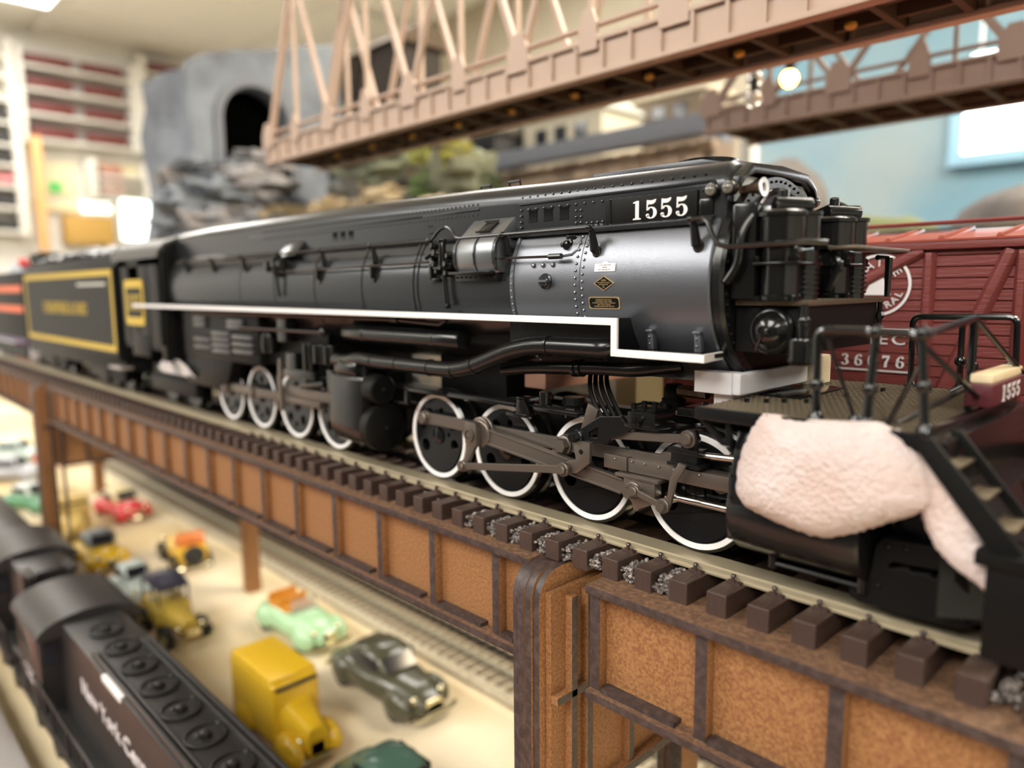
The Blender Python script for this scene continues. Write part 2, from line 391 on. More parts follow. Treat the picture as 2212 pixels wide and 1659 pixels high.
# ------------------------------------------------------------------ girder bridge that carries the engine
def girder_span(label, x0, x1, ribs, yf=-20.5, yfar=58.5, zt=-9.2):
    """one span: top deck, near and far web panels between stiffeners, bottom flanges"""
    t = thing('girder_bridge', label, 'bridge', ((x0+x1)/2, 19, zt-32))
    recolour(M().box(x0, x1, yf, yfar, zt-2.4, zt).obj('top_flange', MDFTOP, t, bevel=0.25), BURNT, sideY)
    for y0, y1, nm in ((yf, yf+9, -1), (yfar-9, yfar, 1)):
        recolour(M().box(x0, x1, y0, y1, zt-32, zt-29.8).obj('bottom_flange', MDFTOP, t, bevel=0.2), BURNT, sideY)
    rr = [x0+1.7]+sorted(r for r in ribs if x0+4 < r < x1-4)+[x1-1.7]
    for y, s in ((yf+5.2, -1), (yfar-5.2, 1)):
        for a, b in zip(rr[:-1], rr[1:]):
            if s > 0 and (a < -330 or a > 90): continue
            M().box(a+0.05, b-0.05, min(y, y+1.6), max(y, y+1.6), zt-29.8, zt-2.4).obj('web_panel', MDF, t)
            if s < 0:
                M().box(a+2.2, b-7, y-3.4, y, zt-29.8, zt-28.4).obj('slot_strip', BURNT, t)
        for r in rr:
            if s > 0 and (r < -330 or r > 90): continue
            recolour(M().box(r-1.7, r+1.7, min(y, y+s*3.0), max(y, y+s*3.0), zt-29.8, zt-2.4).obj('stiffener', MDF, t, bevel=0.15), BURNT, sideY)
    return t
ribsL = [-62-32*k for k in range(0, 19)]
ribsR = [-19+31.6*k for k in range(1, 8)]
girder_span('brown fibreboard girder span nearest the camera, on the right of the pier', -21.5, 230, ribsR, yf=-21.2)
girder_span('long brown fibreboard girder span between the two piers, under the engine', -618, -45.5, ribsL, yf=-18.5)
girder_span('short stretch of girder span beyond the far pier, under the tender end', -1000, -654, [-660-32*k for k in range(11)], yf=-18.5)

def pier(label, xc, zbot, w=24.0, yf=-24.5, yfar=61.5, zt=-9.6, far_leg=True):
    """framed pier: laminated outer frame with rounded top corners, panel and braces inside"""
    t = thing('bridge_pier', label, 'pier', (xc, 19, GZ))
    # laminated frame: four layers, each a portal (legs and cap) in the X plane
    lw = w/4.6
    for k in range(4):
        xa = xc-w/2+k*(lw*0.52); xb = xa+lw*0.47
        yo0, yo1 = yf+(0.6 if k in (0, 3) else 0), yfar-(0.6 if k in (0, 3) else 0)
        r = 9.0; th = 11.0
        ez = GZ if far_leg else -82
        outer = [(yo0, GZ)]+[(p[0], p[1]) for p in arcpts(yo0+r, zt-r, r, 180, 90, 6)]+[(p[0], p[1]) for p in arcpts(yo1-r, zt-r, r, 90, 0, 6)]+[(yo1, ez)]
        inner = [(yo1-th, ez)]+[(p[0], p[1]) for p in arcpts(yo1-th-5, zt-7-5, 5, 0, 90, 4)]+[(p[0], p[1]) for p in arcpts(yo0+th+5, zt-7-5, 5, 90, 180, 4)]+[(yo0+th, GZ)]
        recolour(M().prism(outer+inner, 'X', xa, xb).obj('frame_layer', BURNT, t, bevel=0.2), MDF, lambda n: n.x > 0.7)
    xi = xc-w/2+4*(lw*0.52)
    # inner web panel with ribs, facing +X
    M().prism([(yf+3, -82), (yfar-3, -82), (yfar-3, zt-6), (yf+3, zt-6)], 'X', xi, xi+2).obj('pier_panel', MDF, t)
    for (a, b, c, d) in ((yf+9, yf+11.6, -190, zt-8), (yf+16, yf+18.6, -190, zt-8)):
        recolour(M().box(xi+2, xi+4.6, a, b, c, d).obj('pier_rib', MDF, t, bevel=0.2), BURNT, lambda n: n.x > 0.7)
    recolour(M().box(xi+2, xi+4.6, yf+3, yf+16, -48, -45.6).obj('pier_rib', MDF, t, bevel=0.2), BURNT, lambda n: n.x > 0.7)
    recolour(M().box(xi+2, xi+5.2, yf+16, yfar-16, -84, -81).obj('pier_rib', MDF, t, bevel=0.2), BURNT, lambda n: n.x > 0.7)
    for yy in (12, 36): recolour(M().box(xi+2, xi+4.6, yy, yy+2.6, -81, zt-33).obj('pier_rib', MDF, t, bevel=0.2), BURNT, lambda n: n.x > 0.7)
    return t
pier('dark laminated bridge pier with rounded top at the joint nearest the camera', -34.5, -200)
pier('second brown bridge pier further along the girder, by the parked yellow cars', -636, -200, w=36, far_leg=False)

# ------------------------------------------------------------------ track on the bridge
def track(label, x0, x1, yc, rail_z=0.0, tie_z=-3.5, tie_h=5.8, half=32.5, pitch=10.7, third=True, phase=0.0, ties=True, railw=6.2, near_y=None, m_tie=TIE, m_rail=RAIL, spikes=True, gauge=32.0, tiew=5.3, cat='track', zoff=0.0):
    t = thing('railway_track', label, cat, ((x0+x1)/2, yc, tie_z-tie_h))
    for s, nm in ((-1, 'near'), (1, 'far')):
        y = yc+s*(gauge/2+railw/2-1.2)
        h = rail_z-tie_z
        a = railw/2
        prof = [(y-a, rail_z-0.35), (y-a+0.35, rail_z), (y+a-0.35, rail_z), (y+a, rail_z-0.35), (y+a, rail_z-1.3), (y+0.9, rail_z-1.7), (y+0.9, tie_z+0.9), (y+a, tie_z+0.4), (y+a, tie_z), (y-a, tie_z), (y-a, tie_z+0.4), (y-a+0.0, rail_z-2.2), (y-a+0.5, rail_z-1.7), (y-a, rail_z-1.3)]
        M().prism(prof, 'X', x0, x1).obj('rail', m_rail, t, angle=20)
    if third:
        M().prism([(yc-1.4, rail_z-0.6), (yc+1.4, rail_z-0.6), (yc+1.4, tie_z), (yc-1.4, tie_z)], 'X', x0, x1).obj('centre_rail', MATTE, t)
    if ties:
        tm = M().box(-tiew/2, tiew/2, -half, half, -tie_h, 0).mesh('tie', bevel=0.18, seg=1); tm.materials.append(m_tie)
        sm = M()
        for s in (-1,):
            for q in (-1,):
                y = s*(gauge/2+railw/2-1.2)+q*(railw/2+0.7)
                sm.box(-1.9, 1.9, y-0.9, y+0.9, 0, 0.5)
                sm.cyl((0.5*q, y-q*0.1, 0.4), (0.5*q, y-q*0.1, 1.5), 0.5, n=8).sph((0.5*q, y-q*0.2, 1.75), 0.72, 8, (1, 1, 0.75)).cyl((-1.2*q, y+q*0.4, 0.3), (-1.2*q, y+q*0.4, 1.1), 0.55, n=8)
        spm = sm.mesh('tie_plate'); spm.materials.append(TIEP)
        n = int((x1-x0)/pitch)
        for k in range(n+1):
            x = x0+phase+k*pitch
            if x > x1: break
            ti = inst(tm, 'tie', (x, yc, tie_z), t)
            if spikes and x > -260:
                o = bpy.data.objects.new('tie_plate', spm); COL.objects.link(o); o.parent = ti
    return t
# tie near-left top corners were seen at x = -0.2+10.7k; tie width 5.3
trk = track('brown plastic track with bright rails carrying the big engine over the bridge', -990, 232, 18.5, rail_z=-0.95, phase=(2.4+990) % 10.7, half=32.5, railw=7.2, gauge=34.2)
# loose ballast in some gaps between ties
def ballast(name, spots, parent, m1, n_each, zb, spread=(2.2, 5.5), r=(0.45, 0.95)):
    mm_ = M(); rnd = random.Random(3)
    for (x, y) in spots:
        for k in range(n_each):
            rr = rnd.uniform(*r); px = x+rnd.gauss(0, spread[0]*0.55); py = y+rnd.uniform(-spread[1], spread[1])
            px = max(x-spread[0], min(x+spread[0], px))
            pz = zb+rr*0.6+rnd.random()*4.4*(1-abs(px-x)/spread[0]*0.25)
            s0 = len(mm_.v); mm_.sph((px, py, pz), rr, 6, (rnd.uniform(0.8, 1.3), rnd.uniform(0.8, 1.3), rnd.uniform(0.7, 1.1)))
    return mm_.obj(name, m1, parent, kind='stuff')
GRAVEL = mat('grey_gravel', (0.085, 0.072, 0.066), 0.6, noise=(0.8, (0.40, 0.34, 0.31), 0.48, 0.66))
gaps = [2.4+5.35+10.7*k for k in (-1, -2, -3, -4, -5, -6, -7, -8)]
ballast('loose_ballast', [(g, -8.4) for g in gaps], trk, GRAVEL, 230, -9.0, spread=(2.4, 4.6), r=(0.32, 0.72))
ballast('loose_ballast', [(2.4+5.35+10.7*k, -6) for k in (6, 7)], trk, GRAVEL, 90, -9.0, r=(0.35, 0.8))
ballast('loose_ballast', [(2.4+5.35+10.7*k, -2) for k in (-13, -14, -16, -10, -11)], trk, GRAVEL, 40, -9.0, spread=(2.2, 8), r=(0.3, 0.7))
# ------------------------------------------------------------------ the big articulated locomotive
YC, ZC, RB = 19.0, 69.7, 27.2
loco = thing('steam_locomotive', 'large black articulated steam locomotive numbered 1555 with white running board edge', 'locomotive', (-150, YC, 0))
def P(name, m, mm_, bevel=0.0, parent=None, label=None, angle=35, kind=None, seg=2):
    return mm_.obj(name, m, parent or loco, bevel=bevel, label=label, angle=angle, kind=kind, seg=seg)
def by(z, r=RB): return YC-math.sqrt(max(0.0, r*r-(z-ZC)**2))    # near-side boiler surface
def bnorm(a): return Vector((0, -math.cos(a), math.sin(a)))
def bpt(x, deg, r=RB): a = math.radians(deg); return Vector((x, YC-r*math.cos(a), ZC+r*math.sin(a)))
AX = (1, 0, 0)
smoke = P('smokebox', GRAPH, M().lathe([(RB, 0), (RB, 40.6), (RB-0.5, 41.0)], (-35.4, YC, ZC), AX, 96), label='grainy dark grey smokebox shell')
course = P('boiler_course', GRAPH, M().lathe([(RB-0.02, 0), (RB-0.02, 27.1)], (-62.6, YC, ZC), AX, 96))
barrel = P('boiler_barrel', BOILER, M().lathe([(RB+1.2, 0), (RB+1.2, 60), (RB+0.2, 70), (RB-0.05, 282.3)], (-345, YC, ZC), AX, 96))
P('smokebox_ring', BLACK, M().lathe([(24, -1), (RB-0.7, -1), (RB-0.7, 0.6), (RB+0.1, 1.0), (RB+0.25, 2.8), (RB-0.5, 3.6), (24, 3.6)], (5.6, YC, ZC), AX, 96, ring=True))
rv = M()
for k in range(64):
    a = 2*PI*k/64; rv.sph((9.3, YC-(RB-1.6)*math.cos(a), ZC+(RB-1.6)*math.sin(a)), 0.36, 6)
P('rivets', BLACK, rv, kind='stuff')
P('smokebox_front', MATTE, M().lathe([(RB-3, 0), (RB-3, 1.0), (14, 1.6)], (8.0, YC, ZC), AX, 64))
# bands and seams
for x in (-62.6, -110.5, -113.0, -146, -182, -218, -254, -290, -326):
    P('boiler_band', BOILER if x < -63 else GRAPH, M().lathe([(RB, 0), (RB+0.42, 0.15), (RB+0.42, 1.35), (RB, 1.5)], (x, YC, ZC), AX, 72))
P('seam_strip', GRAPH, M().lathe([(RB, 0), (RB+0.16, 0.1), (RB+0.16, 0.5), (RB, 0.6)], (-35.6, YC, ZC), AX, 72))
rv = M()
for k in range(-22, 34):
    for q, x in ((0, -36.6), (1, -34.0)):
        rv.sph(bpt(x, k*4.2+q*2.1, RB+0.05), 0.46, 8)
    rv.sph(bpt(-61.7, k*4.2+q, RB+0.3), 0.42, 6)
P('rivets', GRAPH, rv, kind='stuff')
rv = M()
for x in (-53.1, -49.3, -45.4): rv.sph(bpt(x, 12.3, RB+0.1), 0.75, 8)
P('rivets', GRAPH, rv, kind='stuff')

# skyline casing
def casing_ring(x, ztop, zbot=82.0, yl=-3.0):
    y0, y1 = yl, 38-yl; r = 6.5; zt = ztop
    pts = [(y0, zbot), (y0, zt-r)]+arcpts(y0+r, zt-r, r, 180, 90, 9)[1:]+[(YC, zt+0.7)]+arcpts(y1-r, zt-r, r, 90, 0, 9)[:-1]+[(y1, zt-r), (y1, zbot)]
    return [Vector((x, p[0], p[1])) for p in pts]
def casing_y(z, zt=99.8, yl=-3.2): q = z-(zt-6.5); return yl if q <= 0 else yl+6.5-math.sqrt(max(0.0, 42.25-q*q))
P('skyline_casing', BOILER, M().loft([casing_ring(-345, 102.0), casing_ring(-300, 103.0), casing_ring(-170, 102.9), casing_ring(-84, 101.4), casing_ring(-42.5, 100.2)]))
P('casing_front', BOILER, M().loft([casing_ring(-42.5, 100.25, yl=-3.2), casing_ring(5.5, 99.4, yl=-3.2), casing_ring(6.6, 98.6, yl=-2.6)]))
P('casing_sill', BOILER, M().prism([(-5.4, 84.2), (-5.4, 85.5), (-2.8, 86.6), (-2.8, 84.2)], 'X', -68, 4).prism([(-4.6, 84.6), (-4.6, 85.6), (-2.8, 86.6), (-2.8, 84.6)], 'X', -330, -80), bevel=0.2)
P('casing_skirt', MATTE, M().prism([(-2.5, 78.5), (-2.5, 84.4), (10, 90), (10, 80)], 'X', -63, -33.2))
for yy in (6.0, 31.2): P('stack_shield', BOILER, M().prism([(-42, 98.6), (-42, 101.7), (-6, 101.5), (3.5, 99.4), (3.5, 97.5)], 'Y', yy, yy+0.8), bevel=0.15)
P('stack_rim', BLACK, M().lathe([(8, 0), (8, 2.6), (6.8, 2.6), (6.8, 0)], (-12, YC, 100.4), (0, 0, 1), 28, ring=True))
# belt seam with rivet rows along the casing
P('casing_belt', BOILER, M().box(-63.5, 3.5, -3.5, -2.6, 93.9, 94.7).box(-112, -82, -3.25, -2.9, 93.8, 94.6).box(-250, -112, -3.25, -2.9, 93.8, 94.6), bevel=0.12)
rv = M()
for k in range(21):
    x = -62.5+k*3.15; rv.sph((x, casing_y(96.2)-0.05, 96.2), 0.42, 6); rv.sph((x, -3.25, 92.4), 0.42, 6)
for k in range(70): rv.sph((-83-k*2.2, -3.2, 95.9), 0.3, 5); rv.sph((-83-k*2.2, -3.05, 92.6), 0.3, 5)
for x in (-62.6, -40.4, -38.6):
    for z in (87.2, 88.8, 90.6): rv.sph((x, -3.3, z), 0.42, 6)
for k in range(4): rv.sph((-36.4+k*1.9, -3.3, 86.9), 0.42, 6)
for x in (-107, -108.4):
    for z in (88.2, 90.6): rv.sph((x, -3.1, z), 0.35, 6)
P('rivets', BOILER, rv, kind='stuff')
# louvres in the casing side
for x0 in (-59.6, -53.4, -47.1, -173, -167, -161):
    lv = M().box(x0, x0+3.5, -3.12, -2.9, 88.5, 92.2)
    lo = P('louvre', BLACK, lv)
    sl = M()
    for k in range(5): sl.hexa([(x0+0.2+k*0.7, -3.1, 88.7), (x0+0.55+k*0.7, -3.1, 88.7), (x0+0.55+k*0.7, -3.05, 88.7), (x0+0.2+k*0.7, -3.05, 88.7), (x0+0.2+k*0.7, -3.1, 92.0), (x0+0.55+k*0.7, -3.42, 92.0), (x0+0.55+k*0.7, -3.05, 92.0), (x0+0.2+k*0.7, -3.05, 92.0)])
    P('louvre_fin', BOILER, sl, parent=lo)
for x in (-76, -90, -132, -160): P('roof_grab', BLACK, M().tube([(x-3, 8, 101.5), (x-3, 7.6, 103.4), (x+2, 7.6, 103.4), (x+2, 8, 101.5)], 0.35, 6))
# number board 1555
nb = P('number_board', MATTE, M().box(-29.2, -0.6, -4.3, -3.0, 85.7, 92.5), bevel=0.2, label='black number board reading 1555')
P('board_edge', BLACK, M().box(-27.6, -27.1, -4.42, -4.2, 85.8, 92.4), parent=nb)
digits('1555', 4.8, WHITE, nb, frameY(-11.8, -4.3, 88.9), w=1.28, gap=0.74)
P('board_lamp_box', GLOSS, M().box(-0.4, 3.6, -4.0, 0, 84.5, 90.2), bevel=0.5)
# front face of the casing: plate coloured pale to paint in reflected window light, with visor
GLARE = mat('front_plate_glare', (0.66, 0.69, 0.66), 0.35, metal=0.1, bump=(0.9, 0.10, 3))
fpm = P('front_plate', GLARE, M().prism([(0, 84), (0, 93.5), (3, 95.6), (YC, 95.8), (35, 95.6), (38, 93.5), (38, 84)], 'X', 6.8, 7.5), bevel=0.1, label='bright reflecting plate across the casing front')
P('front_visor', BLACK, M().prism([(-1.5, 92.2), (-1.2, 95), (4, 98.4), (YC, 99.2), (34, 98.4), (39.2, 95), (39.5, 92.2), (37.4, 94.6), (33, 96.2), (YC, 96.6), (5, 96.2), (0.6, 94.6)], 'X', 6.7, 9.6), bevel=0.15)
rv = M()
for k in range(13): a = math.radians(28+k*10.3); rv.sph((7.6, YC-14*math.cos(a), 83+9.6*math.sin(a)), 0.42, 6)
P('rivets', GLOSS, rv, kind='stuff')
P('front_arch', GLOSS, M().tube([(9.0, YC-(15+2*0)*math.cos(math.radians(a)), 80+13*math.sin(math.radians(a))) for a in range(12, 170, 12)], 0.9, 8))
# marker lamps and horn
for x, z in ((3.6, 91.9), (8.2, 92.0)):
    lb = P('marker_lamp', GLOSS, M().cyl((x, -3, z), (x, -5.2, z), 1.7, n=16).cyl((x, -3, z+1.2), (x, -4.2, z+1.9), 0.8, n=8), bevel=0.15)
    M().lathe([(1.45, 0), (1.3, 0.5), (0.8, 0.9), (0.01, 1.05)], (x, -5.1, z), (0.35, -1, 0), 16).obj('lens', LENS, lb)
lb = P('marker_lamp', GLOSS, M().cyl((8, 39, 92), (8, 41.5, 92), 1.7, n=16)); M().lathe([(1.5, 0), (1.3, 0.8), (0.01, 1.4)], (8.6, 40.5, 92), (1, 0.3, 0), 16).obj('lens', LENS, lb)
hn = P('horn', mat('horn_bronze', (0.25, 0.16, 0.10), 0.25, metal=0.8), M().lathe([(1.0, 0), (1.1, 3.0), (1.3, 5.0), (2.0, 6.6)], (6.5, 2.0, 92.0), (1, 0, 0.03), 20))
M().lathe([(1.0, 0), (2.15, 0.2), (2.25, 0.6), (1.1, 0.5)], (13.0, 2.0, 92.2), (1, 0, 0.03), 20, ring=True).obj('horn_bell', mat('silver_paint', (0.78, 0.78, 0.78), 0.3, metal=0.5), hn)

# builder's plates on the smokebox side
def plate_frame(x, deg, lift=0.12):
    n = bnorm(math.radians(deg)); o = bpt(x, deg, RB+lift); u = Vector((1, 0, 0)); v = n.cross(u)
    return Matrix(((u.x, v.x, n.x, o.x), (u.y, v.y, n.y, o.y), (u.z, v.z, n.z, o.z), (0, 0, 0, 1)))
fr = plate_frame(-26.2, 10)
pl1 = curve_part('builders_plate', [[(-3.5, -1.2), (3.5, -1.2), (3.5, 0.9), (1.2, 0.95), (0.5, 1.5), (-0.5, 1.5), (-1.2, 0.95), (-3.5, 0.9)]], 0.22, WHITE, loco, fr); tag(pl1, 'small white plate with fine lettering')
for dy, tx, sz in ((0.45, 'ALLEGHENY', 0.62), (-0.15, 'CLASS H-8', 0.5), (-0.75, '2-6-6-6 TYPE', 0.55)): text_part('LOCOMOTIVE' if dy > 0 else ('WORKS' if dy > -0.5 else 'INCORPORATED'), sz, BOILER, pl1, fr @ Matrix.Translation((0, dy, 0.12)), depth=0.06)
fr = plate_frame(-26.2, 0.9)
pl2 = curve_part('builders_plate', [[(-3.5, 0), (0, -2.0), (3.5, 0), (0, 2.0)]], 0.2, BRASS, loco, fr); tag(pl2, 'brass diamond builder plate')
curve_part('plate_field', [[(-3.1, 0), (0, -1.75), (3.1, 0), (0, 1.75)]], 0.2, BLACK, pl2, fr @ Matrix.Translation((0, 0, 0.05)))
for dy, tx, sz in ((0.75, 'LIMA', 0.75), (0.15, 'LOCOMOTIVE WORKS', 0.42), (-0.35, 'INCORPORATED', 0.40), (-0.75, 'JULY', 0.36), (-1.12, '1948', 0.36)): text_part(tx, sz, BRASS, pl2, fr @ Matrix.Translation((0, dy, 0.17)), depth=0.06)
fr = plate_frame(-26.4, -10.2)
pl3 = curve_part('data_plate', [rrect(-5.3, 5.3, -1.65, 1.65, 0.5)], 0.2, BRASS, loco, fr); tag(pl3, 'brass rectangular data plate')
curve_part('plate_field', [rrect(-5.0, 5.0, -1.38, 1.38, 0.8)], 0.2, BLACK, pl3, fr @ Matrix.Translation((0, 0, 0.05)))
for k, tx in enumerate(('CHESAPEAKE AND OHIO', 'EQUIPMENT TRUST SERIES', 'MANUFACTURERS TRUST COMPANY', 'NEW YORK TRUSTEE', 'OWNER LESSOR AND VENDOR')): text_part(tx, 0.48, BRASS, pl3, fr @ Matrix.Translation((0, 0.92-0.46*k, 0.17)), depth=0.06)

# round hatch knob on the boiler course
a = math.radians(2.5); kn = P('hatch_knob', BOILER, M().lathe([(2.3, 0), (2.3, 0.5), (1.9, 0.8), (1.85, 1.4), (1.5, 1.8), (0.01, 1.9)], bpt(-47.6, 2.5), bnorm(a), 24))
M().bar(bpt(-49.6, 2.5, RB+2.0), bpt(-45.4, 2.5, RB+2.0), 0.6, 0.8, bnorm(a)).obj('knob_bar', GRAPH, kn)
# washout recess fitting
tf = P('turret_valve', GLOSS, M().box(-43.2, -38.6, -5.0, -1.5, 78.7, 84.2), bevel=1.0, seg=3)
M().lathe([(1.8, 0), (1.8, 0.8), (1.3, 1.0), (1.3, 2.0), (0.7, 2.3), (0.7, 3.1), (0.01, 3.3)], (-41.3, -4.6, 81.0), (-0.25, -1, 0), 18).obj('valve_wheel', GLOSS, tf)
P('recess_lip', GRAPH, M().tube([(-37.6, -3.2, 84.5), (-37.0, -5.2, 82), (-37.3, -6.3, 79.6), (-39.0, -6.8, 78.2), (-44, -6.9, 77.7)], 0.4, 6))

# handrail along the casing foot
RY = -9.6
P('handrail', BLACK, M().tube([(-330, RY+1, 84.6), (-200, RY, 84.8), (-100, RY, 84.9), (-98.4, RY, 85.3), (-97.2, RY, 86.2), (-95.8, RY, 87.4), (-94.0, RY, 88.4), (-91.6, RY, 88.9), (-89.6, RY, 88.5), (-88.0, RY, 87.5), (-87, RY, 86.2), (-86, RY, 85.3), (-84.6, RY, 85.0), (-30.4, RY, 85.0)], 0.5, 8))
P('handrail', GLOSS, M().tube([(1.0, RY, 84.9), (4.4, RY-0.6, 85.0), (6.6, RY-1.4, 83.8), (8.2, RY-2.2, 81.0), (10.2, RY-2.8, 78.6), (12.6, RY-3, 77.9), (30, RY-1, 78.2), (33.2, RY+2, 78.0)], 0.62, 8))
def stanchion(x, z=84.95, foot=78.6):
    yb = by(foot)
    return P('stanchion', BLACK, M().tube([(x, RY, z), (x+0.1, RY+1.2, z-0.8), (x+0.6, yb-1.0, foot+0.6), (x+0.7, yb+0.3, foot)], [0.75, 0.8, 1.15, 1.35], 10).sph((x, RY, z), 1.0, 10).lathe([(1.6, 0), (1.5, 0.5), (1.2, 0.8)], (x+0.7, yb+0.2, foot-0.1), (0, -1, 0.45), 12))
for x in (-30.6, 1.0, -64.5, -100.5, -136, -173, -210, -247, -283, -318): stanchion(x)
# blow-down rods on the boiler side
P('control_rod', BLACK, M().tube([(-215, -9.5, 76.8), (-101, -9.6, 77.9)], 0.42, 6).tube([(-66, -9.8, 78.0), (-41, -9.6, 77.8)], 0.42, 6).cyl((-45, -9.6, 77.8), (-40.4, -9.6, 77.8), 0.8, n=10).sph((-66.4, -9.8, 78), 1.0, 8))
for x in (-136, -176): P('rod_bracket', BLACK, M().box(x-0.8, x+0.8, -9.8, -6, 73.0, 78.2).box(x-1.3, x+1.3, -8.6, -6.5, 71.5, 73.5), bevel=0.2)
# box-shaped superheater/feed heater chest with sloping top
CHESTM = mat('chest_enamel', (0.26, 0.275, 0.29), 0.33, metal=0.85, bump=(1.6, 0.03, 3))
ch = P('side_chest', CHESTM, M().prism([(-10.2, 73.8), (-11.6, 76.5), (-11.9, 79.5), (-11.4, 82.3), (-9.8, 84.6), (-3, 90.8), (0, 90.8), (0, 73.8)], 'X', -84.6, -65.5), bevel=0.35, seg=2, label='satin black box on the boiler side')
P('chest_base', BLACK, M().prism([(-9.9, 71.2), (-10.0, 73.8), (-3, 73.8), (-3, 71.2)], 'X', -86.4, -66.5), bevel=0.2)
P('chest_ledge', BLACK, M().box(-87.0, -67.2, -12.4, -8, 73.4, 74.3), bevel=0.2)
rv = M()
for k in range(9): rv.sph((-85.6+k*2.25, -10.1, 72.5), 0.36, 6)
P('rivets', BLACK, rv, kind='stuff')
P('chest_strap', BOILER, M().prism([(-10.4, 74.2), (-11.95, 76.5), (-12.3, 79.5), (-11.75, 82.4), (-10.0, 84.8), (-9.6, 84.4), (-11, 82), (-11, 76)], 'X', -75.2, -74.6).prism([(-10.4, 74.2), (-11.95, 76.5), (-12.3, 79.5), (-11.75, 82.4), (-10.0, 84.8), (-9.6, 84.4), (-11, 82), (-11, 76)], 'X', -84.9, -83.8).prism([(-10.4, 74.2), (-11.95, 76.5), (-12.3, 79.5), (-11.75, 82.4), (-10.0, 84.8), (-9.6, 84.4), (-11, 82), (-11, 76)], 'X', -66.5, -65.2))
cp = P('chest_hatch', BLACK, M().hexa([(-77.0, -8.3, 86.8), (-71.5, -8.3, 86.8), (-71.5, -7.6, 86.6), (-77.0, -7.6, 86.6), (-76.2, -5.2, 89.6), (-70.7, -5.2, 89.6), (-70.7, -4.6, 89.2), (-76.2, -4.6, 89.2)]), bevel=0.15)
M().tube([(-77.6, -8.6, 86.6), (-71.0, -8.6, 86.6)], 0.28, 6).tube([(-76.8, -5.2, 89.9), (-70.4, -5.2, 89.9)], 0.28, 6).obj('hinge', BLACK, cp)
# cluster of check valves left of the chest
cv = P('check_valves', GLOSS, M().cyl((-93.6, -9.5, 76), (-93.8, -9.2, 84.6), 1.25, n=12).cyl((-93.8, -9.2, 84.2), (-93.8, -9.2, 85.2), 1.7, n=12).box(-100.4, -98.8, -10, -6.5, 71.6, 77.5).box(-100.6, -95, -10, -7, 71.2, 72.4).box(-98, -88.5, -10, -7.2, 75.4, 77.2), bevel=0.2)
vb = M()
for (x, z, r) in ((-96.5, 80.6, 1.5), (-97.6, 83, 1.2), (-90.8, 76.8, 1.3), (-96.8, 76.8, 1.1), (-90.6, 73.8, 1.1), (-95.4, 74.4, 0.9), (-93.2, 75.6, 1.0), (-89.6, 79.4, 1.1)):
    vb.lathe([(r, 0), (r, 1.6), (r*0.7, 2.2), (r*0.7, 3.0)], (x, -8.0, z), (-0.1, -1, 0.1), 12)
P('valve_bodies', GLOSS, vb, parent=cv)
P('feed_pipe', BLACK, M().tube([(-92.4, -9.6, 77), (-91.8, -9.9, 70), (-91.3, -9.4, 63.4)], 0.8, 8).sph((-91.3, -9.4, 63.4), 1.1, 8).tube([(-98, -9.8, 81), (-102, -9.6, 79.4)], 0.9, 8))
cv = P('check_valves', GLOSS, M().cyl((-212, -9.0, 75), (-212, -9, 84), 1.5, n=10).box(-222, -205, -10, -7, 79.5, 81.6).cyl((-218, -9.5, 77), (-218, -9.5, 82), 1.4, n=10).cyl((-205, -9.5, 77.5), (-205, -9.5, 83), 1.6, n=10), bevel=0.2)
P('feed_pipe', BLACK, M().tube([(-210, -9.8, 78), (-209, -10.2, 71), (-209, -9.5, 66)], 0.7, 8))
P('chest_hatch', BOILER, M().prism([(-8.5, 83.5), (-3, 90.2), (-1, 90.2), (-1, 83.5)], 'X', -213, -196), bevel=0.3)

# running board with white edge
WB = -14.0
P('running_board', BLACK, M().box(-395, -18.8, WB+0.9, 2, 59.9, 61.0).box(-19.6, -18.4, WB+0.9, 2, 52.4, 61.0).box(-18.6, 7.4, WB+0.9, 6, 51.9, 52.9), bevel=0.12)
P('board_edge_stripe', WHITE, M().prism([(-395, 59.3), (-395, 61.2), (-17.4, 61.2), (-17.4, 53.2), (7.6, 53.2), (7.6, 51.3), (-19.3, 51.3), (-19.3, 59.3)], 'Y', WB, WB+0.9), bevel=0.1, label='white painted running board edge')
P('board_end_stripe', WHITE, M().hexa([(7.6, WB, 51.3), (8.3, WB, 51.3), (6.6, -2.5, 51.3), (5.9, -2.5, 51.3), (7.6, WB, 53.2), (8.3, WB, 53.2), (6.6, -2.5, 53.2), (5.9, -2.5, 53.2)]), label='white front end of the running board')
P('running_board', BLACK, M().box(-395, 7, 36, 52, 59.9, 61.0))
for x in (-12.2, 1.8): P('board_bracket', GRAPH, M().prism([(x-1.0, 53), (x+1.0, 53), (x+0.4, 58.0), (x-1.2, 58.0)], 'Y', -6.3, -4.6).box(x-1.3, x+0.8, -7.0, -4.6, 57.4, 58.1).sph((x-0.3, -6.4, 54.4), 0.4, 6).sph((x-0.4, -6.4, 56.2), 0.4, 6), bevel=0.12)
P('throttle_duct', BLACK, M().box(-62, -20, -9, 0, 52.5, 59.9))
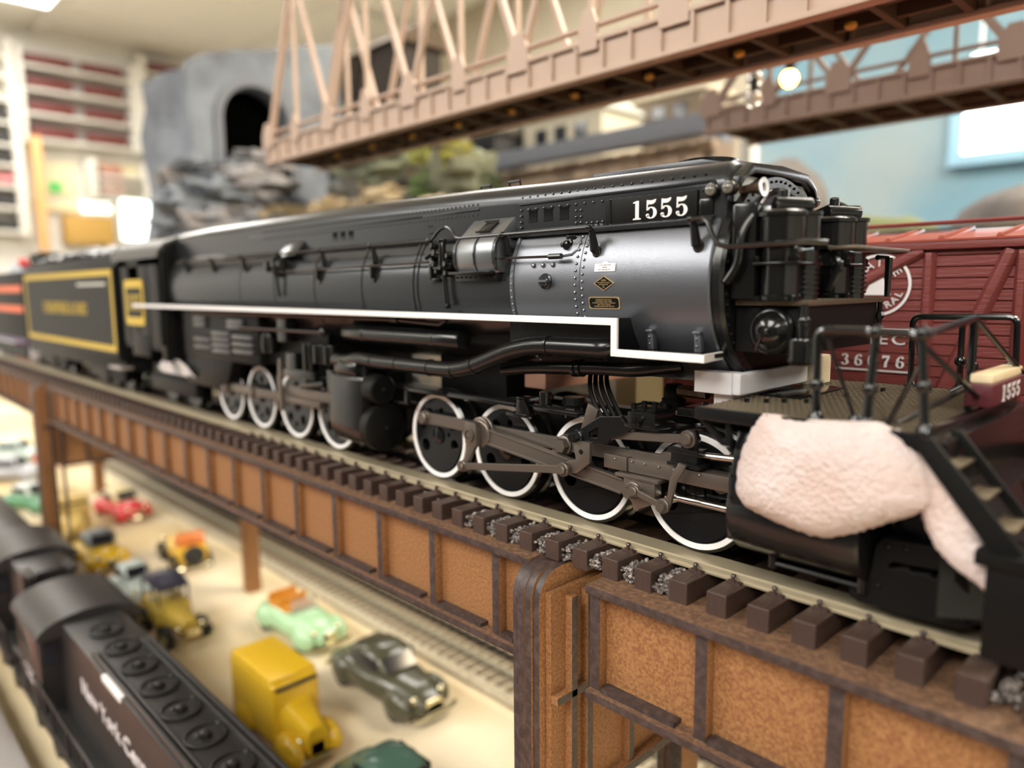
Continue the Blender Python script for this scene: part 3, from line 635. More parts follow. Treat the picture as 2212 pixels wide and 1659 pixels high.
# reservoir tank, pipes under the board
P('reservoir', BLACK, M().lathe([(1.6, -0.6), (3.0, 0), (3.35, 0.6), (3.35, 14), (3.6, 14.2), (3.6, 15.4), (3.35, 15.6), (3.35, 57), (3.6, 57.2), (3.6, 58.6), (3.35, 58.8), (3.35, 71), (3.0, 72), (0.01, 72.4)], (-159.5, -6.0, 51.8), AX, 32), label='long satin black air reservoir')
def rounded_path(pts, r, n=5):
    out = [Vector(pts[0])]
    for i in range(1, len(pts)-1):
        p = Vector(pts[i]); a = (Vector(pts[i-1])-p); b = (Vector(pts[i+1])-p); ra = min(r, a.length*0.45, b.length*0.45)
        A = p+a.normalized()*ra; B = p+b.normalized()*ra
        for k in range(n+1): t = k/n; out.append(A*(1-t)**2+p*2*t*(1-t)+B*t*t)
    out.append(Vector(pts[-1])); return out
PY = -8.5
P('steam_pipe', BLACK, M().tube(rounded_path([(-168, PY+2, 40.4), (-157, PY+1, 40.8), (-148, PY, 42.4), (-138, PY, 41.8), (-86, PY, 41.9), (-56, PY-0.5, 52.2), (-26, PY-0.5, 52.6), (-23, PY+2.5, 53.2), (-22, PY+9, 54)], 10), 2.75, 20), label='thick bent exhaust pipe')
pc = M()
for (x, z) in ((-138, 41.8), (-122, 41.9), (-103, 41.9), (-90, 42.0)): pc.lathe([(2.75, 0), (3.0, 0.1), (3.0, 0.8), (2.75, 0.9)], (x, PY, z), AX, 20)
pc.lathe([(2.75, 0), (3.05, 0.1), (3.05, 0.9), (2.75, 1.0)], (-79.5, PY-0.1, 44.2), (0.945, 0, 0.325), 20).lathe([(2.75, 0), (3.05, 0.1), (3.05, 0.9), (2.75, 1.0)], (-46, PY-0.5, 52.4), AX, 20)
P('pipe_collar', BLACK, pc)
P('steam_pipe', BLACK, M().tube(rounded_path([(-72, -2.2, 43.0), (-60, -2.2, 44.6), (-32, -2.2, 46.4), (-20, -2.2, 46.6), (-8, 2, 48.6)], 6), 2.1, 16).lathe([(2.6, 0), (2.6, 1.2)], (-42, -2.2, 45.6), (1, 0, 0.05), 16).lathe([(2.6, 0), (2.6, 1.2)], (-39.8, -2.2, 45.8), (1, 0, 0.05), 16))
P('pipe_under_board', BLACK, M().tube([(-310, -10, 57.4), (-192, -10, 57.9), (-120.5, -10, 58.2), (-95, -10, 57.2), (-91.5, -10, 58.8)], 0.8, 8).cyl((-122.5, -10, 58.2), (-118.5, -10, 58.2), 1.3, n=10).tube([(-252, -9.5, 50.9), (-174, -9.5, 51.4)], 0.8, 8).sph((-172.5, -9.5, 51.6), 2.0, 10), label='thin pipes under the running board')
# boiler belly: keeps the underside closed and dark
P('saddle', MATTE, M().box(-120, -84, 10, 28, 28, 46)); P('firebox_pan', MATTE, M().box(-345, -180, -3, 41, 34, 50))

# ---- wheels
def wheel_meshes():
    R = 15.3
    outer = arcpts(0, 0, R-1.6, 0, 360, 56)[:-1]
    holes = []
    for k, (deg, rr, hr) in enumerate(((20, 9.0, 2.3), (65, 9.4, 1.3), (110, 9.0, 2.3), (150, 9.6, 1.5), (195, 9.0, 2.4), (330, 9.2, 2.1), (355, 5.8, 0.9))):
        cx, cy = rr*math.cos(math.radians(deg)), rr*math.sin(math.radians(deg))
        holes.append(arcpts(cx, cy, hr, 0, 360, 14)[:-1])
    return outer, holes
W_OUT, W_HOLES = wheel_meshes()
def build_wheel(x, y, side=-1, rot=0.0, weight=True):
    z = 15.6; c, s = math.cos(rot), math.sin(rot)
    R_ = lambda pts: [(p[0]*c-p[1]*s, p[0]*s+p[1]*c) for p in pts]
    fr = frameY(x, y+1.2, z) if side < 0 else frameY(x, y-1.2, z)
    disc = curve_part('driving_wheel', [R_(W_OUT)]+[R_(h) for h in W_HOLES], 1.6, BLACK, loco, fr, 0)
    d = Vector((0, side, 0))
    # backing so that the holes read dark, tyre, flange
    M().lathe([(15.5, 0.3), (16.3, 0.9), (16.5, 5.2), (17.4, 5.6), (17.4, 6.6), (14, 6.6), (14, 0.8)], (x, y, z), -d, 64, ring=True).obj('tyre', GLOSS, disc)
    M().lathe([(13.95, 0.15), (15.35, 0.0), (15.5, 0.35), (13.9, 0.5)], (x, y, z), -d, 64, ring=True).obj('tyre_rim', WHITE, disc, label='white painted tyre rim')
    M().lathe([(14.2, 4.2), (14.2, 5.0)], (x, y, z), -d, 40).obj('wheel_back', MATTE, disc)
    M().lathe([(3.4, -0.2), (3.0, 1.2), (1.8, 1.6), (0.01, 1.9)], (x, y+1.0 if side < 0 else y-1, z), d, 24).obj('hub', BLACK, disc)
    if weight:
        pts = arcpts(0, 0, 13.2, 205+math.degrees(rot), 335+math.degrees(rot), 18)
        fr2 = frameY(x, y+0.2, z) if side < 0 else frameY(x, y-0.2, z)
        curve_part('counterweight', [pts], 0.9, BLACK, disc, fr2)
    return disc
FX = [-2.0, -38.0, -74.0, -110.0]
RX = [-181.0, -217.0, -253.0, -289.0]
for i, x in enumerate(FX): build_wheel(x, 0.0, -1, rot=0.25, weight=True)
for x in RX: build_wheel(x, 0.0, -1, rot=2.0, weight=False)
for x in FX+RX:
    M().lathe([(15.3, 0), (15.6, 0.4), (15.6, 5.2), (16.6, 5.6), (16.6, 6.4)], (x, 38, 15.6), (0, -1, 0), 40).obj('driving_wheel', BLACK, loco)
    M().cyl((x, 4, 15.6), (x, 34, 15.6), 3.0, n=12).obj('axle', MATTE, loco)
# frames behind the wheels
P('engine_frame', MATTE, M().box(-126, 16, 8, 12, 8, 30).box(-126, 16, 26, 30, 8, 30).box(-305, -165, 8, 12, 8, 36).box(-305, -165, 26, 30, 8, 36).box(-300, 40, 12, 26, 20, 28))

# ---- front engine motion
def rod2(name, a, b, y, h0, h1, th, ra, rb, m=RODS, parent=None, fl=0.0):
    """rod in a Y plane between two pins with round eyes"""
    a = Vector((a[0], a[1])); b = Vector((b[0], b[1])); d = (b-a).normalized(); n = Vector((-d.y, d.x))
    mm_ = M()
    pts = [a+d*ra*0.7+n*h0/2, b-d*rb*0.7+n*h1/2, b-d*rb*0.7-n*h1/2, a+d*ra*0.7-n*h0/2]
    mm_.prism([(p.x, p.y) for p in pts], 'Y', y-th/2, y+th/2)
    mm_.lathe([(ra, 0), (ra, th*1.05)], (a.x, y-th*0.52, a.y), (0, 1, 0), 28).lathe([(rb, 0), (rb, th*1.05)], (b.x, y-th*0.52, b.y), (0, 1, 0), 28)
    return mm_.obj(name, m, parent or loco, bevel=0.18, seg=1)
def pin(x, z, y, r, h, name='crank_pin', m=RODS, nn=20, parent=None):
    return M().lathe([(r, 0), (r, h*0.7), (r*0.82, h)], (x, y, z), (0, -1, 0), nn).obj(name, m, parent or loco)
PZ = 22.3
px = [-8.7, -44.7, -80.7, -113.6]
rod2('side_rod', (px[3], PZ), (px[2], PZ-0.2), -2.6, 4.0, 4.0, 1.8, 2.6, 3.4)
rod2('side_rod', (px[2], PZ-0.2), (px[1], PZ), -2.6, 3.8, 3.8, 1.8, 3.4, 3.2)
rod2('side_rod', (px[1], PZ), (px[0], PZ+0.6), -2.6, 3.6, 3.6, 1.8, 3.2, 3.0)
pin(px[3], PZ, -3.4, 2.3, 1.6); pin(px[1], PZ, -3.4, 2.5, 2.4, nn=6); pin(px[1], PZ, -3.3, 2.9, 0.9)
rod2('side_rod', (-9, 21), (7, 20), -2.2, 3.2, 3.0, 1.6, 2.5, 2.5)
# main rod to the crosshead, with fluted face
MP = (-81.0, 21.6); XP = (-16.8, 14.4)
mr = rod2('main_rod', MP, XP, -5.6, 5.2, 4.2, 1.9, 4.4, 3.2)
d_ = (Vector(XP)-Vector(MP)).normalized(); n_ = Vector((-d_.y, d_.x))
for s in (-1, 1):
    A = Vector(MP)+d_*5+n_*s*2.3; B = Vector(XP)-d_*4+n_*s*1.9
    M().prism([(p.x, p.y) for p in (A+n_*0.35, B+n_*0.35, B-n_*0.35, A-n_*0.35)], 'Y', -7.0, -6.4).obj('rod_flange', RODS, mr, bevel=0.1, seg=1)
# big end: eccentric crank block
bb = P('big_end', RODS, M().prism(rrect(MP[0]-2.6, MP[0]+3.2, MP[1]-4.0, MP[1]+4.0, 1.2), 'Y', -9.6, -6.6).lathe([(4.6, 0), (4.6, 0.5), (4.0, 0.9)], (MP[0]+2, -6.4, MP[1]), (0, -1, 0), 28), bevel=0.3)
M().lathe([(2.3, 0), (2.3, 0.7), (1.5, 0.75), (1.5, 0.1)], (MP[0], -9.6, MP[1]-0.2), (0, -1, 0), 24).lathe([(1.3, 0), (1.3, 0.6)], (MP[0], -9.6, MP[1]-0.2), (0, -1, 0), 6).obj('big_end_nut', RODS, bb)
P('big_end_bearing', RODS, M().lathe([(4.4, 0), (4.7, 0.2), (4.7, 1.0), (4.4, 1.2), (4.4, 1.5), (4.7, 1.7), (4.7, 2.5), (4.4, 2.7)], (MP[0]+1.2, -6.3, MP[1]+0.6), (0, 1, 0), 28))
EP = (-84.2, 10.4)
P('eccentric_crank', RODS, M().prism([(MP[0]-1.8, MP[1]-3.6), (MP[0]+2.2, MP[1]-3.6), (EP[0]+1.3, EP[1]+1.2), (EP[0]-0.6, EP[1]+1.8)], 'Y', -9.2, -7.6).lathe([(2.0, 0), (2.0, 1.8)], (EP[0], -7.6, EP[1]), (0, -1, 0), 20), bevel=0.2)
er = rod2('eccentric_rod', EP, (-39.3, 17.0), -10.0, 2.2, 2.4, 1.3, 1.9, 2.1)
pin(EP[0], EP[1], -10.5, 1.4, 1.1, parent=er); pin(-39.3, 17.0, -10.5, 1.5, 1.2, parent=er)
# expansion link and hanger
lk = P('expansion_link', RODS, M().prism([(-36.8, 26.0), (-30.4, 25.8), (-30.6, 20.0), (-35.2, 16.4), (-39.6, 15.6), (-40.6, 17.6), (-39.0, 19.2), (-35.6, 20.4)], 'Y', -8.9, -7.7), bevel=0.2)
pin(-33.6, 22.9, -8.85, 0.75, 0.25, 'link_hole', MATTE, 14, lk); pin(-35.9, 26.8, -8.0, 1.6, 2.6, 'link_nut', BLACK, 6); pin(-35.9, 26.8, -7.4, 2.1, 1.2, 'link_washer', BLACK)
fr = frameY(0, -6.9, 0)
curve_part('link_bracket', [[(-38.2, 26.4), (-34.5, 29.2), (-27.7, 33.5), (-20.7, 34.3), (-19.1, 32.7), (-16.4, 32.2), (-20.4, 29.4), (-24.4, 27.8), (-25.1, 26.4), (-36.5, 24.8)], [(-32.0, 28.6), (-29.0, 30.5), (-28.2, 30.2), (-28.2, 27.8), (-29.0, 27.2), (-31.8, 27.0)]], 1.4, BLACK, loco, fr, 0.12)
P('reach_plate', RODS, M().prism([(-34.9, 36.2), (-31.2, 34.6), (-32.5, 31.0), (-37.6, 28.4)], 'Y', -4.4, -3.4), bevel=0.15)
vg = P('reverse_gear', GLOSS, M().box(-18.4, -9.6, -7.6, 2, 32.4, 36.2).box(-19.2, -8.6, -7.9, 2, 31.9, 32.8).box(-17.6, -10.0, -6.8, -1, 36.2, 37.4), bevel=0.25)
bt = M()
for (x, y) in ((-17, -6.8), (-13.6, -6.8), (-10.4, -6.8), (-17, -2), (-10.4, -2), (-13.6, -2)): bt.cyl((x, y, 36.8), (x, y, 38.4), 0.75, n=6)
for (x, z) in ((-15.5, 34), (-13.8, 34.8), (-14.6, 33.2)): bt.lathe([(0.8, 0), (0.8, 1.0)], (x, -7.6, z), (0, -1, 0), 8)
P('gear_bolts', GLOSS, bt, parent=vg)
rr = rod2('radius_rod', (-25, 28.6), (-0.6, 30.8), -6.0, 2.2, 2.3, 1.2, 1.6, 2.3); pin(-0.6, 30.9, -6.5, 1.6, 1.1, parent=rr)
P('valve_guide', BLACK, M().prism([(-3.0, 28), (1.6, 28), (2.2, 31), (0.9, 33.3), (-1.6, 33.0)], 'Y', -5.6, -4.2).box(-6.2, 2.6, -6.6, -1.6, 26.8, 28.2).box(-5.6, 2.2, -6.2, -1.8, 24.2, 26.8).box(-6.4, 3.4, -6.8, -1.4, 23.4, 24.4), bevel=0.25)
P('valve_stem', STEEL, M().cyl((2, -3.6, 26.6), (16, -3.6, 27.4), 0.9, n=12))
# crosshead, guide, piston rod, combination lever
P('crosshead_guide', RODS, M().box(-27.9, -19.9, -5.8, 0.0, 18.9, 22.9).box(-19.8, 12.5, -5.4, 0.0, 18.9, 22.7), bevel=0.25)
rv = M()
for x in (-23.8, -18.3, -14.2, -9.6, -5.0, 2.6): rv.sph((x, -5.5 if x > -20 else -5.9, 22.0), 0.4, 8)
P('guide_rivets', RODS, rv, kind='stuff')
xh = P('crosshead', RODS, M().prism([(-20.0, 17.9), (-9.6, 17.9), (-9.6, 14.2), (-10.8, 12.6), (-12.0, 11.0), (-14.6, 9.9), (-15.2, 9.0), (-16.6, 9.4), (-16.8, 10.8), (-18.4, 12.6), (-19.2, 14.6)], 'Y', -7.2, -4.0).box(-22.6, -8.4, -7.6, -0.5, 17.7, 18.7), bevel=0.25)
pin(-16.8, 14.3, -7.2, 1.7, 2.6, 'crosshead_pin', RODS, 20, xh); pin(-16.2, 14.9, -7.2, 2.4, 1.2, 'crosshead_pin', RODS, 20, xh)
rod2('union_link', (-14.7, 15.2), (-5.7, 13.0), -9.2, 1.7, 1.7, 1.0, 1.7, 2.0); pin(-5.7, 12.9, -9.6, 1.4, 1.2); pin(-14.8, 15.2, -9.5, 1.3, 0.8)
P('combination_lever', RODS, M().prism([(-1.5, 25.0), (0.7, 24.6), (0.1, 23.2), (-2.2, 19.6), (-3.6, 13.6), (-4.6, 11.4), (-6.4, 11.2), (-7.4, 13.0), (-6.6, 14.6), (-4.6, 15.6), (-4.0, 20.2)], 'Y', -8.9, -7.9), bevel=0.2)
P('piston_rod', STEEL, M().cyl((-9.6, -1.6, 13.6), (16, -1.6, 13.6), 1.1, n=20)); P('piston_gland', STEEL, M().lathe([(1.6, 0), (1.9, 1.4), (1.2, 2.8)], (-8.6, -1.6, 13.6), (1, 0, 0), 16))
P('guide_bracket', BLACK, M().box(11.5, 14.5, -7, 6, 8, 26), bevel=0.3)
# spring hangers / equaliser strip above the drivers
st = P('equaliser_strip', GLOSS, M().box(-122, -98, -6, -2.4, 31.8, 33.0).box(-98, -64, -5.6, -2.2, 31.9, 32.9).box(-56, -38, -5.6, -2.2, 31.9, 32.9).box(-122.8, -120.4, -5.6, -4.2, 26.6, 33.2).box(-130, -121, -5, -1, 26.4, 27.2), bevel=0.2)
for k in range(3): M().box(-97.5, -38.5, -5.2+k*1.1, -4.7+k*1.1, 32.8, 33.5).obj('strip_rib', GLOSS, st, bevel=0.1, seg=1)
P('sand_pipe_stand', GLOSS, M().prism([(-62.4, 30.2), (-61.6, 35.4), (-58.8, 35.4), (-56.2, 30.2)], 'Y', -6.8, -6.0).prism([(-61.6, 30.2), (-61.2, 35.4), (-59.4, 35.4), (-57.2, 30.2)], 'Y', -3.6, -2.8).box(-66, -57, -7.4, -2.4, 29.4, 30.4).box(-61.8, -58.8, -6.8, -2.8, 34.6, 35.6), bevel=0.25)
P('frame_jack', GLOSS, M().cyl((-60, -4, 34), (-51, -2, 36.2), 1.0, n=10).cyl((-53, -3, 33), (-53, -3, 37.6), 2.0, n=12).cyl((-46, 2, 30), (-46, 2, 36), 3.0, n=14).lathe([(3.6, 0), (3.2, 2.2)], (-46, 2, 34), (0, 0, 1), 8))
wires = M()
for k in range(4): wires.tube(rounded_path([(-44+k*1.2, 8+k, 46), (-40+k*1.4, 2+k, 38+k*0.6), (-33+k*1.2, 1+k*1.4, 30)], 6), 0.7, 6)
P('wiring', MATTE, wires)
P('steam_fitting', MATTE, M().lathe([(3.2, 0), (3.4, 3), (2.8, 3.4), (2.8, 6.2), (2.2, 7.2)], (-17, 12, 34.5), (0, 0, 1), 20).cyl((-17, 8, 36), (-17, 4, 33), 1.8, n=12))
spg = M(); pts = [(-4+8.5*k/120*1.0-9, 8.5+1.5*math.cos(k*0.9), 40.6+1.5*math.sin(k*0.9)) for k in range(130)]
spg.tube(pts, 0.22, 5); P('coil_spring', mat('copper_spring', (0.28, 0.17, 0.11), 0.35, metal=0.9), spg)
P('steam_elbow', MATTE, M().tube(rounded_path([(6, 12, 38), (0.5, 12, 38), (-1, 12, 44)], 4), 2.6, 16))
P('deck_rear_fittings', GLOSS, M().box(-8, 8, 0, 30, 35.4, 37.4).cyl((-2, 4, 37.4), (-2, 4, 39), 1.0, n=8).cyl((2, 4, 37.4), (2, 4, 39), 1.0, n=8).cyl((5, 4, 37.4), (5, 4, 39), 1.0, n=8), bevel=0.2)

# ---- front cylinder and steam chest
cyl_ = P('cylinder', BLACK, M().loft([[Vector((x, -4.6+q*(-10.2*math.cos(t)), 17.2+q*(10.6*math.sin(t)))) for t in [2*PI*k/36 for k in range(36)]] for x, q in ((15.0, 0.93), (16.2, 1.0), (44.2, 1.0), (45.0, 0.95))]), label='front cylinder partly behind the foam')
P('cylinder_cladding', BLACK, M().prism([(-14.6, 17), (-14.4, 26), (-11, 37.5), (2, 38), (2, 17)], 'X', 15.8, 44.4), bevel=0.8)
P('cylinder_cover', GLOSS, M().lathe([(7.6, 0), (7.2, 1.0), (3.0, 1.6), (2.2, 3.0), (1.4, 3.2)], (15.2, -3.4, 14.4), (-1, 0, 0), 32))
P('valve_chest', BLACK, M().lathe([(3.6, -1.6), (4.4, -1.4), (4.4, 0), (4.8, 0.6), (4.8, 28), (4.2, 29)], (16.2, -5.6, 28.0), AX, 28).cyl((17, -6, 33), (17, -6, 39), 1.6, n=10).box(15.6, 20.5, -8.6, -3.5, 34, 38.8), bevel=0.2)
rv = M()
for z in (11, 16, 21, 26, 31): rv.sph((16.2, -14.6 if z > 16 else -13.6, z), 0.4, 6)
P('rivets', BLACK, rv, kind='stuff')
P('drain_cocks', BLACK, M().tube([(24, -8, 5.5), (44, -8, 5.5)], 0.6, 6).cyl((24, -8, 7.5), (24, -8, 4.5), 1.0, n=8).cyl((44, -8, 7.5), (44, -8, 4.2), 1.0, n=8))
P('cylinder', BLACK, M().loft([[Vector((x, 42.6+(-10.2*math.cos(t)), 17.2+(10.6*math.sin(t)))) for t in [2*PI*k/24 for k in range(24)]] for x in (15.0, 45.0)]))
# ---- front deck with tread plate
def tread(name, x0, x1, y0, y1, z, step, parent=None, w=0.5, m=None):
    """chequer plate: a slab with raised diagonal bars"""
    mm_ = M().box(x0, x1, y0, y1, z-1.0, z)
    i = 0; y = y0+step*0.6
    n = int((y1-y0)/step)
    for j in range(n):
        yy = y0+step*(j+0.5); x = x0+step*(0.4+0.5*(j % 2))
        while x < x1-step*0.4:
            s = 0.42*step if j % 2 else -0.42*step
            mm_.hexa([(x-s-0.16, yy-0.42*step, z), (x-s+0.16, yy-0.42*step, z), (x+s+0.16, yy+0.42*step, z), (x+s-0.16, yy+0.42*step, z), (x-s-0.1, yy-0.42*step, z+0.22), (x-s+0.1, yy-0.42*step, z+0.22), (x+s+0.1, yy+0.42*step, z+0.22), (x+s-0.1, yy+0.42*step, z+0.22)])
            x += step
    return mm_.obj(name, m or BLACK, parent or loco)
DECKM = mat('tread_plate_gold_glow', (0.20, 0.165, 0.115), 0.42, metal=0.85)  # black plate tinted golden, with the warm reflected light put into its colour
tread('front_deck', 8.4, 55, -15.6, 54, 41.2, 1.5, m=DECKM)
P('deck_edge', BLACK, M().box(7.6, 56, -16.4, -15.0, 38.4, 41.4).box(7.6, 56, 53.4, 54.6, 38.4, 41.4).box(54.6, 56.4, -16.4, 54.6, 38.0, 41.5), bevel=0.4)
for yy in (-14.5, 4): P('deck_bracket', BLACK, M().prism([(7.8, 39.4), (7.8, 37.8), (13.6, 32.6), (16, 32.6), (16, 39.4), (14.6, 39.4), (14.6, 34.0), (13.6, 34.2), (9.4, 38.2), (9.4, 39.4)], 'Y', yy, yy+1.2), bevel=0.2)
P('deck_plate', GLOSS, M().box(10, 21, 10, 36, 41.3, 41.9), bevel=0.2)
rv = M()
for (x, y) in ((13, -2), (17, 0), (20, 3), (24, 6), (27, 22), (30, 38), (15, 10), (22, 14)): rv.cyl((x, y, 41.2), (x, y, 42.3), 0.6, n=6)
P('deck_bolts', GLOSS, rv, kind='stuff')
# ---- front bumper structure, steps, pilot truck side frame
P('front_sill', BLACK, M().box(56, 60, -14, 52, 24, 40).box(48, 56, -4, 42, 12, 38), bevel=0.5)
P('pilot', BLACK, M().hexa([(60, -14, 6), (80, 6, 4), (80, 32, 4), (60, 52, 6), (60, -14, 26), (64, 6, 26), (64, 32, 26), (60, 52, 26)]))
sa = (54.4, 41.2); sb = (71.0, 21.0)
stp = P('stair_stringer', MATTE, M().prism([(53.6, 40.8), (58.2, 40.8), (73.6, 22.4), (73.6, 19.6), (66.6, 19.8), (66.4, 22.2), (68.0, 22.4)], 'Y', -16.6, -15.6), bevel=0.2)
P('stair_stringer', MATTE, M().prism([(57.6, 41), (60.2, 41), (75.6, 22), (73, 22)], 'Y', -6.2, -5.4), bevel=0.2)
for k in range(1, 4): P('stair_tread', DECKM, M().box(sa[0]+k*4.6-0.2, sa[0]+k*4.6+3.8, -15.6, -6.2, sa[1]-k*5.0-0.5, sa[1]-k*5.0), bevel=0.1)
P('footboard', MATTE, M().box(66.4, 90, -18.2, 4, 19.4, 22.0).box(68.2, 90, -17.4, -15.8, 2, 19.6), bevel=0.4)
def tubes(name, paths, r, m=None):
    mm_ = M()
    for p in paths: mm_.tube(rounded_path(p, 2.2, 4) if len(p) > 2 else p, r, 8)
    return P(name, m or GLOSS, mm_)
RYN = -13.2
tubes('deck_railing', [[(34.8, RYN, 41.2), (34.4, RYN, 60), (46.0, RYN, 60), (45.0, RYN, 41.2)]], 0.95)
tubes('rail_brace', [[(36.6, RYN, 58), (42.6, RYN+1, 41.4)]], 0.45)
tubes('deck_railing', [[(46, RYN, 59.8), (54.2, RYN, 59.8), (55.8, RYN, 41.2)], [(54.4, RYN, 59.6), (54.4, 20, 61.6)], [(54.2, 20.4, 41), (54.2, 20.4, 61.8)]], 0.85)
tubes('rail_brace', [[(55, RYN, 57.4), (57, 24, 42)], [(54.6, 20.6, 61.4), (60, 52, 44)], [(48.5, RYN+1, 41.4), (44.0, 19, 50)], [(49, -8, 41.2), (55, 18, 47)]], 0.6)
tubes('deck_railing', [[(31.8, 53, 41.2), (31.4, 53, 60.4), (55.4, 53, 60.8), (56, 53, 41.2)], [(43.6, 53, 41.2), (43.4, 53, 60.6)], [(46.8, 51.5, 41.2), (46.6, 51.5, 60.6)]], 0.8)
tubes('rail_brace', [[(32, 53, 58), (37, 48, 41.4)], [(55.6, 53, 50), (44, 44, 42)]], 0.45)
rv = M()
for (x, y, z) in ((34.6, RYN, 48.6), (45.4, RYN, 48.6), (55.1, RYN, 50), (54.4, RYN, 60), (46, RYN, 60), (43.5, 53, 49), (46.7, 51.5, 48)): rv.sph((x, y, z), 1.5, 10)
for (x, y) in ((34.8, RYN), (45, RYN), (55.8, RYN), (43.6, 53), (46.8, 51.5), (31.8, 53), (42.6, RYN+1), (37, 48)): rv.lathe([(1.7, 0), (1.5, 0.8), (0.9, 1.8)], (x, y, 41.2), (0, 0, 1), 10)
P('ferrule', GLOSS, rv)
# maroon number board on the front
MAR = mat('maroon_board', (0.085, 0.014, 0.02), 0.4)
fb = P('front_number_box', MAR, M().box(54, 59.5, 17, 47, 42.6, 47.6), bevel=0.5, label='maroon number box reading 1555')
digits('1555', 3.6, DECAL, fb, frameX(59.6, 32, 45.0), w=1.5, gap=0.78)
P('front_number_cap', mat('cream_cap', (0.75, 0.62, 0.40), 0.35), M().box(54.5, 59, 19, 45, 47.6, 49.6), bevel=0.5, parent=fb)
P('front_number_stand', MATTE, M().box(55, 58, 26, 38, 41.4, 42.8))
# ---- pump deck on the smokebox front
P('pump_shelf_box', MATTE, M().box(9.4, 25.4, -2, 40, 53.4, 64.2), bevel=0.4)
P('pump_shelf_front', MATTE, M().prism([(-3, 54.6), (-3, 64.6), (40, 64.6), (40, 58.5)], 'X', 25.2, 26.6))
tread('pump_shelf', 10, 27.6, -3.4, 41.4, 65.6, 1.1, m=DECKM)
dd = P('hatch_dome', GLOSS, M().lathe([(5.6, 0), (5.6, 0.8), (5.2, 1.2), (4.6, 1.2), (4.3, 1.4), (3.6, 2.6), (2.2, 3.6), (0.01, 4.1)], (18.8, -2.0, 58.8), (0, -1, 0), 40), label='glossy black domed cover')
M().lathe([(1.3, 0), (1.3, 0.9), (0.8, 1.4)], (18.8, -5.8, 58.8), (0, -1, 0), 12).tube([(18.8, -6.4, 58.6), (16.2, -4.6, 54.2)], 0.4, 6).sph((17.8, -6.4, 58.2), 0.5, 6).sph((19.6, -6.4, 59.4), 0.5, 6).obj('dome_handle', GLOSS, dd)
P('drain_pot', GLOSS, M().lathe([(3.2, 0), (3.4, 0.6), (3.4, 5), (2.4, 6.0)], (27.2, -4.0, 57.4), (0, 0, -1), 24).lathe([(1.2, 0), (1.4, 3), (1.0, 5), (0.7, 7.6)], (27.2, -4, 57.4), (0, 0, 1), 14).sph((27.2, -4, 61.2), 1.5, 10))
P('shelf_hanger', GLOSS, M().tube([(27, 41, 65), (27, 41, 56)], 0.7, 8).sph((27, 41, 61), 1.3, 8))
def pump(xc, yc):
    """cross compound air pump: two steam cylinders over two finned air cylinders"""
    a = P('air_pump', GLOSS, M().lathe([(4.6, 0), (4.9, 0.3), (4.9, 1.1), (4.5, 1.5)], (xc, yc, 65.6), (0, 0, 1), 28).lathe([(4.4, 0), (4.4, 11.4)], (xc, yc, 66.2), (0, 0, 1), 28).lathe([(5.6, 0), (5.6, 0.7), (5.1, 0.9), (5.1, 6.4), (5.7, 6.6), (5.7, 7.4), (5.0, 7.9), (4.4, 8.1)], (xc, yc, 78.0), (0, 0, 1), 32), label='glossy black air pump')
    fl = M()
    for k in range(6): fl.lathe([(3.4, 0), (3.75, 0.1), (3.75, 0.55), (3.4, 0.65)], (xc+3.2, yc+3.8, 67.0+k*1.15), (0, 0, 1), 24)
    fl.lathe([(3.3, 0), (3.3, 11)], (xc+3.2, yc+3.8, 65.8), (0, 0, 1), 24)
    fl.obj('cooling_fins', GLOSS, a)
    M().lathe([(4.0, 0), (4.0, 0.8), (3.6, 1.0), (3.6, 6.6), (4.1, 6.8), (4.1, 7.6)], (xc+2.8, yc+4.2, 78.0), (0, 0, 1), 28).obj('steam_cylinder', GLOSS, a)
    M().box(xc-4.8, xc+6.4, yc-4.8, yc+7.4, 73.6, 74.4).obj('pump_flange', GLOSS, a, bevel=0.3)
    M().box(xc-3, xc+5, yc-3, yc+6, 74.4, 78).obj('pump_neck', GLOSS, a, bevel=0.8)
    for (u, v) in ((-4, -4), (5.4, -4), (5.4, 6.6), (-4, 6.6)): M().lathe([(0.8, 0), (0.8, 1.0), (0.4, 1.4)], (xc+u, yc+v, 74.4), (0, 0, 1), 6).lathe([(0.8, 0), (0.8, 1.2)], (xc+u*0.95, yc+v*0.9, 65.6), (0, 0, 1), 6).obj('flange_bolt', GLOSS, a)
    M().lathe([(2.2, 0), (2.2, 1.2), (1.2, 2.2), (1.2, 4.6), (0.9, 5)], (xc-0.4, yc+0.6, 86), (0, 0, 1), 16).cyl((xc-1, yc-2.4, 87.0), (xc+4, yc+4.6, 87.0), 1.9, n=16).obj('pump_head', GLOSS, a, bevel=0.2)
    return a
pump(20.5, -2.0); pump(20.5, 25.5)
P('pump_walkway', DECKM, M().box(27.5, 34, 6, 40, 77.2, 77.9), bevel=0.1)
P('pump_bracket', GLOSS, M().box(10, 16, -6, 2, 66, 88).box(10, 16, 18, 22, 66, 84), bevel=0.6)
P('pump_pipe', GLOSS, M().tube(rounded_path([(10, -8, 70), (13, -8, 74), (13, -7, 82), (16, -4, 87)], 3), 1.0, 10).tube(rounded_path([(27, 8, 68), (30, 8, 74), (27, 9, 77)], 3), 0.9, 8).tube(rounded_path([(12, 34, 88), (18, 33, 90), (22, 30, 88)], 3), 1.0, 8).tube([(27.5, 36, 76), (29, 40, 76), (29, 40, 66)], 0.7, 8))

